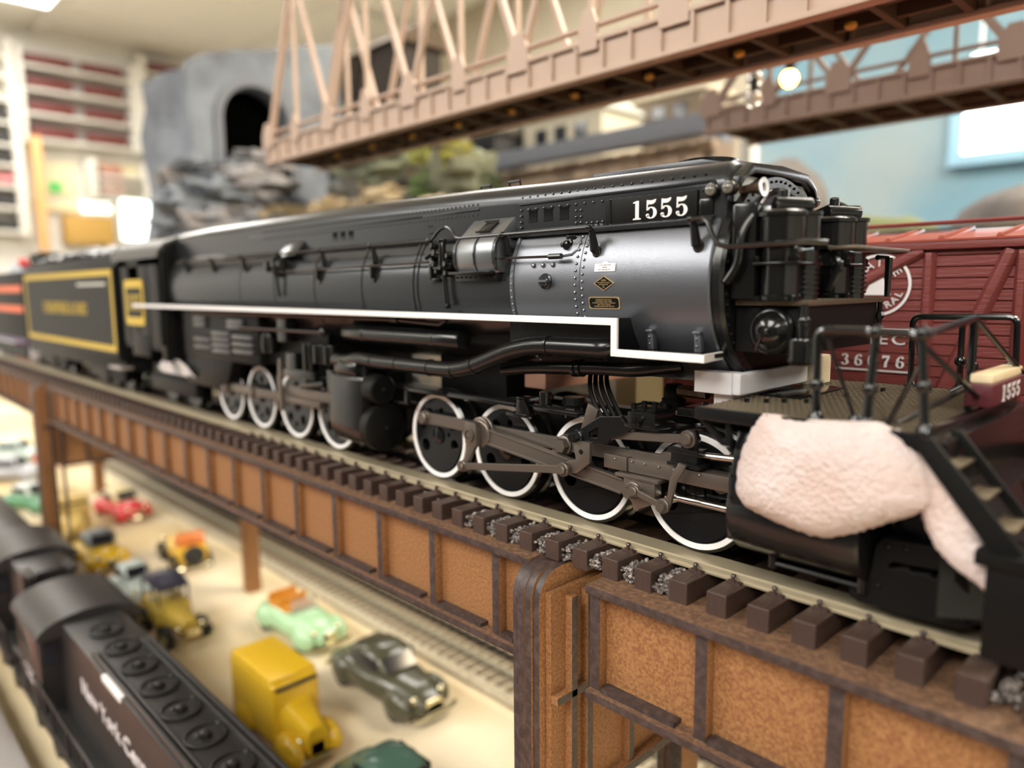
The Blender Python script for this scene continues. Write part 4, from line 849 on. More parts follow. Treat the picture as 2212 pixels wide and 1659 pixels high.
# ---- pilot truck side frame near the rail
fr = frameY(0, -6.0, 0)
curve_part('truck_side_frame', [[(41.4, 4.6), (41.6, 2.6), (43.4, 2.0), (47, 2.2), (50, 1.6), (62, 2.2), (66, 4.6), (64, 6), (62.6, 14), (60.4, 17.2), (47.6, 16.8), (46.2, 14.8), (45.2, 7.0), (43.4, 5.2)], [(48.2, 11.2), (49.2, 12.6), (60.2, 13.2), (60.8, 12.0), (57, 10.6), (56.4, 11.4), (53, 10.8), (52.2, 11.6), (49, 10.4)]], 2.4, MATTE, loco, fr, 0.25)
rv = M()
for (x, z) in ((44.2, 4.4), (47, 6.6), (60.6, 6.4), (63.2, 4.2), (48.6, 15.4), (52, 15.6)): rv.sph((x, -7.4, z), 0.7, 8)
P('truck_bolt', MATTE, rv)
P('pilot_wheel', BLACK, M().lathe([(9.5, 0), (9.5, 4.5), (10.6, 5), (10.6, 6)], (53.5, 0.5, 9.6), (0, 1, 0), 36)); P('pilot_wheel', BLACK, M().lathe([(9.5, 0), (9.5, 4.5), (10.6, 5), (10.6, 6)], (53.5, 37.5, 9.6), (0, -1, 0), 36))

# ---- rear engine: cylinder block, motion, firebox, trailing truck, cab
P('cylinder', BLACK, M().prism([(-12.2, 34.0), (-11.6, 35.4), (-6, 36), (0, 36), (0, 8), (-6, 7.2), (-10.4, 9.4), (-12.6, 13.0), (-12.9, 16)], 'X', -164, -140.5), bevel=0.6, label='rear cylinder block')
P('cylinder_cover', MATTE, M().lathe([(9.0, 0), (9.2, 1.0), (9.2, 4.6), (8.0, 5.4)], (-140.5, -5.2, 16.0), AX, 36).sph((-134.8, -5.2, 16), 0.9, 8)); P('cylinder_cover', MATTE, M().lathe([(5.6, 0), (5.8, 1), (5.8, 6), (5, 6.6)], (-140.5, -7, 31), AX, 30).sph((-133.8, -7, 31), 0.8, 8))
P('steam_chest_pipe', BLACK, M().box(-166, -143, -9, 4, 35.5, 41).lathe([(4.4, 0), (4.4, 13)], (-160, -7, 38), AX, 18), bevel=0.6)
P('crosshead_guide', RODS, M().box(-215, -165, -6.6, -2, 21.2, 25.6).box(-213, -182, -7.4, -3, 18.2, 21.0), bevel=0.3)
P('side_rod', RODS, M().box(-283, -215, -5.0, -3.0, 17.0, 21.0).lathe([(3.4, 0), (3.4, 3.0)], (-253, -3, 19.2), (0, -1, 0), 18).lathe([(3.0, 0), (3.0, 3.4)], (-283, -3, 19), (0, -1, 0), 18), bevel=0.25)
P('combination_lever', RODS, M().box(-217.5, -214, -8.6, -7.2, 14, 30).prism([(-218, 30), (-214, 30), (-215, 38), (-217, 38)], 'Y', -8, -7), bevel=0.3)
P('reverse_gear', GLOSS, M().box(-212, -184, -8, 0, 30, 34).box(-209, -200, -8, 0, 34, 41).cyl((-191, -6, 34), (-191, -6, 46), 3, n=14).cyl((-181, -6, 38), (-181, -6, 46), 3.6, n=14).cyl((-173, -6, 38), (-173, -6, 46), 3.2, n=14).cyl((-196, -7.6, 27), (-176, -7.6, 29.5), 1.6, n=10).box(-172, -166, -9, -4, 26, 36), bevel=0.4)
P('lubricator', BLACK, M().lathe([(3.6, 0), (4, 4), (3.4, 9), (1.2, 10)], (-226, -7, 40), (0, 0, 1), 16).box(-214, -206, -9, -3, 46, 56), bevel=0.2)
GREYJ = mat('worn_grey_jacket', (0.055, 0.054, 0.060), 0.30)
fbx = P('firebox_side', MATTE, M().box(-330, -236, -7.6, 4, 33, 59.2).prism([(-330, 33.5), (-268, 34.5), (-276, 21), (-296, 17), (-330, 17)], 'Y', -7.0, 2), bevel=0.4)
for (x0, x1, zs) in ((-312, -290, (38, 42)), (-311, -296, (50, 53)), (-288, -266, (37, 40, 43, 46)), (-263, -240, (38, 41.5, 45)), (-268, -250, (50, 52.5))):
    for z in zs: M().box(x0, x1, -9.4, -7.4, z, z+2.1).obj('firebox_stay_plate', GREYJ, fbx, bevel=0.5)
P('trailing_frame', MATTE, M().box(-395, -322, -6, -1, 8, 17).box(-395, -322, -4, 42, 14, 24), bevel=0.5)
for x in (-340, -376):
    P('trailing_wheel', BLACK, M().lathe([(10.6, 0), (10.9, 0.4), (10.9, 4.6), (12, 5), (12, 6)], (x, -0.2, 10.9), (0, 1, 0), 36)); P('trailing_wheel', BLACK, M().lathe([(10.6, 0), (10.9, 0.4), (10.9, 4.6), (12, 5), (12, 6)], (x, 38.2, 10.9), (0, -1, 0), 36))
P('trailing_truck_cover', mat('pale_truck_cover', (0.62, 0.64, 0.66), 0.3), M().loft([[Vector((x, -6.5-2.2*math.sin(PI*t), 20+9.5*math.sin(PI*t)*q)) for t in [k/10 for k in range(11)]] for x, q in ((-372, 0.35), (-366, 0.75), (-352, 1.0), (-338, 1.0), (-326, 0.7), (-318, 0.3))]))
cabm = M().prism([(-12.5, 28), (-12.5, 89), (-9, 95.5), (3, 100.5), (YC, 102), (35, 100.5), (47, 95.5), (50.5, 89), (50.5, 28)], 'X', -352, -345.0)
P('cab_front', MATTE, cabm, bevel=0.6)
P('cab_side', MATTE, M().box(-418, -404, -12.5, -11.5, 37, 92).box(-404, -385, -12.5, -11.5, 37, 66).box(-385, -366, -12.5, -11.5, 37, 92).box(-366, -346, -12.5, -11.5, 37, 92).box(-418, -346, -12.5, -11.5, 84, 92), bevel=0.2)
P('cab_side', MATTE, M().box(-418, -346, 49.5, 50.5, 37, 92))
P('cab_roof', mat('cab_roof_grey', (0.05, 0.048, 0.045), 0.45), M().loft([[Vector((x, y, z)) for (y, z) in [(-14.2, 88), (-13.6, 91.5), (-9.6, 96.6), (3, 101.4), (YC, 103), (35, 101.4), (47.6, 96.6), (51.6, 91.5), (52.2, 88), (50.4, 90), (46, 95), (YC, 101.4), (-8, 95), (-12.4, 90)]] for x in (-430, -346.5)]))
P('cab_hatch', BLACK, M().box(-398, -368, 0, 12, 99.5, 101.8), bevel=0.4)
P('cab_floor', MATTE, M().box(-418, -346, -12, 50, 34, 37))
P('cab_apron', MATTE, M().box(-404, -372, -12.8, -11.6, 29, 43), bevel=0.5)
P('cab_backhead', MATTE, M().box(-352, -344, -8, 46, 37, 88))
cbn = P('cab_number_panel', YEL, M().prism(rrect(-412, -378, 48, 76, 3), 'Y', -12.9, -12.5), label='yellow bordered cab panel')
P('cab_number_field', MATTE, M().prism(rrect(-408, -381, 53, 71, 1.5), 'Y', -13.1, -12.8), parent=cbn)
digits('1555', 10.0, YEL, cbn, frameY(-394.5, -13.1, 62), w=0.85, gap=0.70)
# ------------------------------------------------------------------ tender behind the engine
tender = thing('tender', 'black tender with yellow outlined side panel behind the cab', 'tender', (-562, YC, 0))
def T(name, m, mm_, bevel=0.0, parent=None, label=None, kind=None): return mm_.obj(name, m, parent or tender, bevel=bevel, label=label, kind=kind)
T('tank', MATTE, M().box(-700, -433, -12.6, 50.6, 22, 86), bevel=2.0)
T('coal_bunker', MATTE, M().prism([(-12.2, 84), (-9.5, 93), (47.5, 93), (50.2, 84)], 'X', -690, -436), bevel=1.0)
pan = T('side_panel', MATTE, M().box(-692, -434.5, -12.9, -12.4, 26, 84))
bd = M()
for (a, b, c, d) in ((-690, -436, 79.5, 83.5), (-690, -436, 28.5, 32.5), (-690, -686, 32.5, 79.5), (-440, -436, 32.5, 79.5)): bd.box(a, b, -13.1, -12.8, c, d)
T('panel_border', YEL, bd, parent=pan, label='yellow painted border')
text_part('CHESAPEAKE & OHIO', 13.0, YEL, pan, frameY(-563, -13.0, 56.0), depth=0.3, wide=1.02)
T('grab_strip', STEEL, M().box(-520, -450, -13.2, -12.7, 73, 75))
coal = M(); rnd = random.Random(5)
for k in range(420):
    x = rnd.uniform(-680, -445); y = rnd.uniform(-7, 45); z = 93+8*math.sin(PI*(y+9)/56)*max(0.2, math.sin(PI*(x+700)/290))
    coal.sph((x, y, z), rnd.uniform(2.0, 4.4), 5, (rnd.uniform(0.8, 1.3), 1, 0.8))
T('coal_load', GLOSS, coal, kind='stuff')
T('tender_frame', MATTE, M().box(-700, -430, -10, 48, 15, 22), bevel=0.6)
for xc in (-640, -490):
    tk = T('tender_truck', MATTE, M().box(xc-42, xc+42, -6, -2, 6, 14).box(xc-10, xc+10, -7, -2, 4, 18), bevel=0.8)
    for dx in (-33, 0, 33):
        M().lathe([(9.6, 0), (10, 0.4), (10, 4.6), (11, 5), (11, 6)], (xc+dx, -0.4, 10), (0, 1, 0), 28).obj('truck_wheel', BLACK, tk)
        M().lathe([(9.6, 0), (10, 0.4), (10, 4.6), (11, 5), (11, 6)], (xc+dx, 38.4, 10), (0, -1, 0), 28).obj('truck_wheel', BLACK, tk)
T('step', mat('worn_step_silver', (0.55, 0.5, 0.48), 0.35, metal=0.5), M().box(-452, -428, -14.5, -6, 17.5, 19.0), bevel=0.4)
T('hand_rail', BLACK, M().tube([(-431, -11, 28), (-431, -11, 80)], 0.8, 6).sph((-430, -11, 86), 2, 8))
T('water_hatch', BLACK, M().cyl((-655, 19, 92), (-655, 19, 100), 10, n=18).box(-678, -664, 4, 34, 92, 101), bevel=0.4)
# next vehicle on the same track: black unit with orange stripes
OR = mat('orange_stripe', (0.75, 0.12, 0.02), 0.4); PUR = mat('purple_paint', (0.09, 0.045, 0.16), 0.4)
nx = thing('freight_car', 'black car with orange stripes coupled behind the tender', 'train car', (-860, YC, 0))
def N_(name, m, mm_, bevel=0.0): return mm_.obj(name, m, nx, bevel=bevel)
N_('body', MATTE, M().box(-1000, -712, -11, 49, 24, 88), 2)
N_('stripe', OR, M().box(-1000, -716, -11.6, -11, 69, 75)); N_('stripe', OR, M().box(-1000, -716, -11.6, -11, 50, 56))
N_('skirt', PUR, M().box(-990, -722, -10, 48, 20, 27)); N_('truck', MATTE, M().box(-960, -740, -7, -2, 5, 16))
for x in (-742, -764, -800): N_('wheel', OR if x != -742 else DECAL, M().lathe([(8.5, 0), (9.0, 0.6), (9.0, 4), (10, 5), (10, 6)], (x, -4, 10), (0, 1, 0), 24))
N_('roof_box', mat('pale_roof_box', (0.55, 0.60, 0.66), 0.35), M().box(-800, -740, -4, 20, 88, 97), 1.0)
N_('roof_vent', MATTE, M().cyl((-730, 10, 88), (-730, 10, 104), 9, n=16).cyl((-770, 26, 88), (-770, 26, 108), 10, n=16))
N_('roof_lamp', mat('red_lens', (0.6, 0.05, 0.06), 0.3), M().sph((-722, -6, 96), 5, 10))

# ------------------------------------------------------------------ packing foam left on the model
fo = thing('foam_pad', 'rough pale pink foam pad tucked against the front cylinder and steps', 'foam', (40, -17, 12))
outl = [(23.8, 41.4), (21.6, 37.6), (19.6, 32.6), (18.6, 27), (18.4, 23.0), (20.6, 20.0), (25.5, 18.6), (31, 17.4), (36, 16.8), (40, 17.2), (45, 19.6), (50, 22.4), (55, 25.2), (58.5, 28), (58, 33), (55.6, 37.2), (52.6, 40.4), (48.5, 42.6), (44, 42.2), (38, 41.6), (31, 41.2), (27, 41.6)]
def resample(poly, n):
    P_ = [Vector(p) for p in poly]; L_ = [(P_[(i+1) % len(P_)]-P_[i]).length for i in range(len(P_))]; tot = sum(L_); out = []
    for k in range(n):
        d = tot*k/n; i = 0
        while d > L_[i]: d -= L_[i]; i += 1
        out.append(P_[i].lerp(P_[(i+1) % len(P_)], d/L_[i]))
    return out
rnd = random.Random(11)
def pad(poly, centre, y_back, y_edge, bulge, name, n=120, rings=26, jit=0.12):
    b = resample(poly, n); b = [b[i]*0.5+(b[i-1]+b[(i+1) % n])*0.25 for i in range(n)]; c = Vector(centre)
    rows = [[Vector((p.x, y_back, p.y)) for p in b]]
    for k in range(rings):
        t = k/(rings-1)*0.97; s = 1-t
        y = y_edge-bulge*(1-(s**4.5))
        rows.append([Vector((c.x+(p.x-c.x)*s+rnd.gauss(0, jit)*s, y+rnd.gauss(0, jit*0.8)*s if k > 0 else y, c.y+(p.y-c.y)*s+rnd.gauss(0, jit)*s)) for p in b])
    m_ = M().surf(rows, True); last = len(m_.v)-n; m_.f.append(tuple(range(last, last+n))); m_.f.append(tuple(range(n))[::-1])
    return m_.obj(name, PINK, fo, angle=80)
pad(outl, (38, 30), -14.9, -16.0, 4.6, 'pad_body')
strip = [(50.5, 41.6), (53.6, 40.8), (57.5, 36.2), (62, 30.4), (66.0, 25.2), (67.0, 23.0), (66.0, 20.4), (68.6, 19.2), (71.6, 19.2), (71.8, 10.6), (69.6, 12.2), (66.6, 14.4), (62.4, 16.8), (59.4, 19.4), (57.4, 23.0), (56.0, 26.6), (54.0, 32)]
pad(strip, (61, 26.5), -13.6, -14.4, 1.3, 'pad_strip', n=110, rings=14, jit=0.08)
wb = thing('foam_block', 'milky white foam block wedged under the front of the boiler', 'foam', (5, 16, 36))
rowsb = []
def sad(y): # top of slab follows the boiler belly
    return min(48.0, ZC-math.sqrt(max(0.0, (RB+0.4)**2-(y-YC)**2))) if abs(y-YC) < RB else 48.0
ys = [-3+37*k/24 for k in range(25)]
mb = M()
ringA = [(y, sad(y)) for y in ys]
mb.prism([(-3, 42.7)]+[(y, z) for y, z in ringA]+[(34, 42.7)], 'X', -1.0, 9.4)
mb.obj('block_slab', BLOCK, wb)
M().box(9.4, 11.6, -3, 34, 42.7, 48.0).obj('block_lip', BLOCK, wb, bevel=0.5, seg=3)
M().box(2.8, 8.0, 0, 32, 37.4, 42.7).obj('block_foot', BLOCK, wb, bevel=0.3)
cb = M().box(5, 12.5, 35, 47, 41.4, 49.5).obj('cream_wedge', mat('cream_wedge_foam', (0.75, 0.66, 0.48), 0.5, sss=0.2), None, bevel=0.6)
single(cb, 'cream foam wedge beside the white block on the front deck', 'foam')
tb = M().box(-79, -69, 14, 60, 35.0, 41.4).obj('tan_foam_block', mat('tan_foam', (0.62, 0.33, 0.24), 0.6), None, bevel=0.5)
single(tb, 'tan pink foam block seen between boiler pipes and frame', 'foam')
cr = M().box(-80, -70, 66, 84, 20, 46).obj('cream_card', mat('cream_card', (0.78, 0.70, 0.45), 0.6), None, bevel=0.3)
single(cr, 'cream block standing behind the engine frame', 'block')

# ------------------------------------------------------------------ parallel track and boxcar
board = thing('track_trestle', 'dark parallel trestle carrying the red boxcar track', 'bridge', (-280, 132, GZ))
M().box(-1000, 260, 92, 172, -20, -9.3).obj('trestle_deck', BURNT, board, bevel=0.5)
for x in (-522, -985):
    for y in (108,): M().box(x-6, x+6, y-6, y+6, GZ, -20).obj('trestle_post', MDF, board, bevel=0.6)
track('second track behind the engine, under the red boxcar', -990, 250, 132, spikes=False, third=True, pitch=14, phase=0)
bc = thing('boxcar', 'brown red wooden boxcar lettered Maine Central beyond the front deck', 'boxcar', (43, 132, 0))
BX0, BX1, BY, BZ0, BZ1 = -84.0, 170.0, 100.0, 21.0, 81.6
def B_(name, m, mm_, bevel=0.0, parent=None, label=None, kind=None): return mm_.obj(name, m, parent or bc, bevel=bevel, label=label, kind=kind)
B_('body', REDCAR, M().box(BX0, BX1, BY+0.8, 163, BZ0, BZ1))
nb_ = 17; hb = (BZ1-BZ0)/nb_
bme = M().box(-127, 127, -0.4, 0.6, 0.12, hb-0.12).mesh('side_board', bevel=0.22, seg=1); bme.materials.append(REDCAR)
for k in range(nb_): inst(bme, 'side_board', (43, BY+0.4, BZ0+k*hb), bc)
def brace(a, b, w=3.4, d=1.6):
    A = Vector((a[0], BY-0.3, a[1])); Bq = Vector((b[0], BY-0.3, b[1])); dd_ = (Bq-A).normalized(); n = Vector((-dd_.z, 0, dd_.x))*w/2
    m_ = M().loft([[p+n*1.5+Vector((0, 0.4, 0)), p+n*0.6+Vector((0, -d, 0)), p-n*0.6+Vector((0, -d, 0)), p-n*1.5+Vector((0, 0.4, 0))] for p in (A, A+dd_*3, Bq-dd_*3, Bq)])
    return B_('side_brace', REDCAR, m_, bevel=0.2)
for x in (-78, -54, -29, 20.6, 46, 71, 96, 121, 146): brace((x, BZ0+1), (x, BZ1-2.5), 2.8)
brace((18.5, 80.2), (-24, 56.5)); brace((-26, 56), (-52, 40)); brace((43, 79.4), (22.5, 24)); brace((68, 79.4), (48, 24)); brace((-33, 79), (-52, 26)); brace((93, 79), (73, 24)); brace((118, 79), (98, 24))
B_('eave', REDCAR, M().box(BX0-1.5, BX1+1.5, BY-2.2, BY+1.2, 80.0, 82.8).box(BX0-1.5, BX1+1.5, 162, 166, 80.0, 82.8), bevel=0.4)
B_('roof', REDROOF, M().prism([(BY-2.4, 82.6), (BY-2.4, 83.2), (132, 88.0), (166, 83.2), (166, 82.6)], 'X', BX0-1.5, BX1+1.5))
for x in range(-72, 168, 16):
    M().hexa([(x-1.2, BY-2, 82.9), (x+1.2, BY-2, 82.9), (x+1.2, 131, 87.6), (x-1.2, 131, 87.6), (x-0.7, BY-2, 84.4), (x+0.7, BY-2, 84.4), (x+0.7, 131, 89.0), (x-0.7, 131, 89.0)]).obj('roof_rib', REDROOF, bc, bevel=0.2)
for dy in (-5, -1.2, 2.6): B_('roof_walk_plank', mat('roof_walk_red', (0.20, 0.035, 0.028), 0.5), M().box(BX0-4, BX1+4, 131+dy, 131+dy+3.4, 90.2, 91.0), bevel=0.15)
B_('underframe', MATTE, M().box(BX0, BX1, 108, 156, 12, 21).box(-70, -30, 108, 156, 3, 14).box(116, 156, 108, 156, 3, 14))
for x in (-64, -38, 122, 148):
    B_('wheel', MATTE, M().lathe([(8, 0), (8.6, 0.5), (8.6, 4), (9.6, 4.6), (9.6, 5.6)], (x, 113, 8.6), (0, 1, 0), 24)); B_('wheel', MATTE, M().lathe([(8, 0), (8.6, 0.5), (8.6, 4), (9.6, 4.6), (9.6, 5.6)], (x, 151, 8.6), (0, -1, 0), 24))
# emblem: ring, pine tree and arched words
lg = thing_lg = None
YD = BY-0.35
ring_o = arcpts(0, 0, 10.4, 0, 360, 48)[:-1]; ring_i = arcpts(0, 0, 9.5, 0, 360, 48)[:-1]
em = curve_part('emblem_ring', [ring_o, ring_i], 0.5, DECAL, bc, frameY(5.2, YD, 68.9)); tag(em, 'white ring emblem')
curve_part('emblem_tree', [[(-4.6, -3.4), (4.0, -3.4), (3.2, -1.8), (0.9, 4.0), (-0.4, 4.6), (-3.2, -0.6)]], 0.5, DECAL, em, frameY(5.2, YD, 68.9))
def arctext(txt, r, deg_mid, step, size, down=False):
    n = len(txt)
    for i, ch_ in enumerate(txt):
        a = deg_mid+(-1 if not down else 1)*(i-(n-1)/2)*step; ra = math.radians(a)
        rot = a-90 if not down else a+90
        text_part(ch_, size, DECAL, em, frameY(5.2+r*math.cos(ra), YD, 68.9+r*math.sin(ra)) @ Matrix.Rotation(math.radians(rot), 4, 'Z'), name='emblem_letter', depth=0.5, wide=1.05)
arctext('MAINE', 7.0, 90, 27, 3.9); arctext('CENTRAL', 7.4, -82, 19, 3.3, True)
text_part('MEC', 5.4, DECAL, bc, frameY(7.4, YD, 50.6), depth=0.5, wide=1.25, spacing=1.25)
digits('36076', 4.0, DECAL, bc, frameY(4.6, YD-0.25, 43.2), w=1.15, gap=0.98, depth=0.5)
B_('lettering_line', DECAL, M().box(-7.5, 16.5, YD-0.3, YD+0.2, 39.6, 40.1).box(-7.5, 16.5, YD-0.3, YD+0.2, 53.7, 54.2))
# another red car roof further back, blurred
rc = thing('boxcar', 'bright red car further back, only its roof showing above the Maine Central boxcar', 'boxcar', (60, 260, 0))
M().box(-70, 190, 230, 290, 20, 84).obj('body', mat('bright_red', (0.45, 0.03, 0.03), 0.45), rc, bevel=1)
M().prism([(228, 84), (260, 91), (292, 84)], 'X', -72, 192).obj('roof', mat('bright_red', (0.45, 0.03, 0.03)), rc)
M().box(-70, 190, 236, 284, 4, 20).obj('underframe', MATTE, rc)
M().box(36, 80, 240, 270, 88, 97).obj('roof_hatch', WHITE, rc, bevel=2)

# ------------------------------------------------------------------ overhead truss bridges
def truss(label, yn, width, x0, n, pitch, zb, hc, ht, m, mu, stiff=16.0, memb=3.2, kind=0, gus=True):
    x1 = x0+pitch*n
    t = thing('truss_bridge', label, 'bridge', ((x0+x1)/2, yn+width/2, zb))
    def Q(name, mm_, mt=None, bevel=0.0): return mm_.obj(name, mt or m, t, bevel=bevel)
    for y, s in ((yn, -1), (yn+width, 1)):
        ya, yb_ = (y, y+1.6) if s < 0 else (y-1.6, y)
        Q('chord_plate', M().box(x0, x1, ya, yb_, zb+2, zb+hc))
        Q('chord_flange', M().box(x0-1, x1, ya-2.6, yb_+2.6, zb, zb+2.2), None, 0.3); Q('chord_flange', M().box(x0-1, x1, ya-2.0, yb_+2.0, zb+hc-1.2, zb+hc+1), None, 0.3)
        Q('chord_flange', M().box(x0-1, x1, ya-1.2, yb_+1.2, zb+hc+6, zb+hc+7.4))
        k = 0; x = x0+1
        while x < x1:
            if s < 0 or k % 3 == 0: Q('chord_stiffener', M().box(x-0.9, x+0.9, ya-1.7, yb_+1.7, zb+2, zb+hc-1))
            x += stiff; k += 1
        for k in range(n+1):
            x = x0+4+k*pitch if k == 0 else x0+k*pitch
            w = 5.5 if k % 2 else 7.5
            if gus: Q('gusset', M().prism([(x-w, zb+hc*0.72), (x-w, zb+hc+6), (x-w*0.45, zb+hc+14), (x+w*0.45, zb+hc+14), (x+w, zb+hc+6), (x+w, zb+hc*0.72)], 'Y', ya-2.2, ya-0.2) if s < 0 else M().prism([(x-w, zb+hc*0.72), (x-w, zb+hc+6), (x-w*0.45, zb+hc+14), (x+w*0.45, zb+hc+14), (x+w, zb+hc+6), (x+w, zb+hc*0.72)], 'Y', yb_+0.2, yb_+2.2))
            zt = zb+hc+ht; ym = (ya+yb_)/2
            if k % 2: Q('vertical_post', M().bar((x, ym, zb+hc), (x, ym, zt), memb*0.8, memb*0.8, (1, 0, 0)))
            else:
                if k == 0: Q('end_post', M().bar((x, ym, zb+hc), (x+pitch, ym, zt), memb*1.3, memb*1.3, (0, 1, 0)))
                else: Q('diagonal', M().bar((x, ym, zb+hc), (x-pitch, ym, zt), memb, memb, (0, 1, 0)))
                if k and k < n: Q('diagonal', M().bar((x, ym, zb+hc), (x+pitch, ym, zt), memb, memb, (0, 1, 0)))
        Q('top_chord', M().box(x0+pitch, x1, ya-1.5, yb_+1.5, zb+hc+ht-3, zb+hc+ht+3), None, 0.4)
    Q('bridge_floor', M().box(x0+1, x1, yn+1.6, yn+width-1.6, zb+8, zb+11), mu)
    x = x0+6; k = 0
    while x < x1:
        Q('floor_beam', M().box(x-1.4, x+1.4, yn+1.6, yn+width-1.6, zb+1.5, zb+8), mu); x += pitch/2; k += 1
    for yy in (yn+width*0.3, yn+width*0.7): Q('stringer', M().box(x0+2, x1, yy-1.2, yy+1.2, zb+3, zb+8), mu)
    for k in range(1, n+1): Q('top_strut', M().bar((x0+k*pitch, yn, zb+hc+ht), (x0+k*pitch, yn+width, zb+hc+ht), 2.4, 2.4))
    return t
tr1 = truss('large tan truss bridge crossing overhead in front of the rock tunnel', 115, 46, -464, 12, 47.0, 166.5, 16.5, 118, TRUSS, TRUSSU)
# amber beads painting in the gold glints under the truss floor
GLINT = mat('amber_glint', (0.70, 0.38, 0.06), 0.3)
for k in range(9):
    bd_ = M().lathe([(0.5, 0), (2.2, 0.6), (2.4, 1.8), (1.4, 2.8)], (-400+k*47, 138, 169.5), (0, 0, -1), 12).obj('bridge_glint', GLINT, tr1)
truss('smaller brown truss bridge behind, leading right to the bright window', 300, 60, -186, 10, 45.0, 172.5, 15, 60, TRUSS2, TRUSSU, stiff=14, memb=3.0)
# bulbs on the wall string
def bulb(label, u, lit):
    t = thing('light_bulb', label, 'bulb', u, 0, None, True)
    M().lathe([(2.0, 0), (2.2, 5), (1.6, 7)], (0, 0, 4), (0, 0, 1), 12).obj('socket', MATTE, t)
    M().tube([(0, 0, 10), (0, 0, 60)], 0.5, 6).obj('wire', MATTE, t)
    M().sph((0, 0, 0), 4.6, 16).obj('bulb_glass', mat('lit_bulb', (1, 0.8, 0.4), 0.3, emit=((1.0, 0.52, 0.09), 22.0)) if lit else CLEAR, t)
    return t
# ------------------------------------------------------------------ lower level: road, track, toy cars, diesels
slab('road', -1300, -120, 2, 134, GZ, GZ+0.6, PALE)
tuf = mat('greenish_scatter', (0.42, 0.38, 0.20), 0.9, bump=(0.5, 1.2, 5), noise=(0.2, (0.58, 0.50, 0.30), 0.4, 0.6))
slab('verge', -1500, 100, -60, 2, GZ, GZ+0.5, tuf)
slab('ballast_bed', -1500, 300, 142, 222, GZ, GZ+2.5, BALLAST)
OLDT = mat('weathered_tie', (0.19, 0.145, 0.095), 0.85); OLDR = mat('weathered_rail', (0.42, 0.38, 0.28), 0.5, metal=0.4)
track('weathered ground level track below the girder bridge', -1400, 150, 182, rail_z=-193, tie_z=-196.0, tie_h=2.5, half=30, pitch=10.5, spikes=False, third=True, m_tie=OLDT, m_rail=OLDR, railw=3.2)
WHEELM = mat('tyre_black', (0.02, 0.02, 0.02), 0.6); CHROME = mat('chrome_trim', (0.75, 0.68, 0.45), 0.15, metal=1.0); GLASSD = mat('dark_window', (0.02, 0.022, 0.03), 0.1)
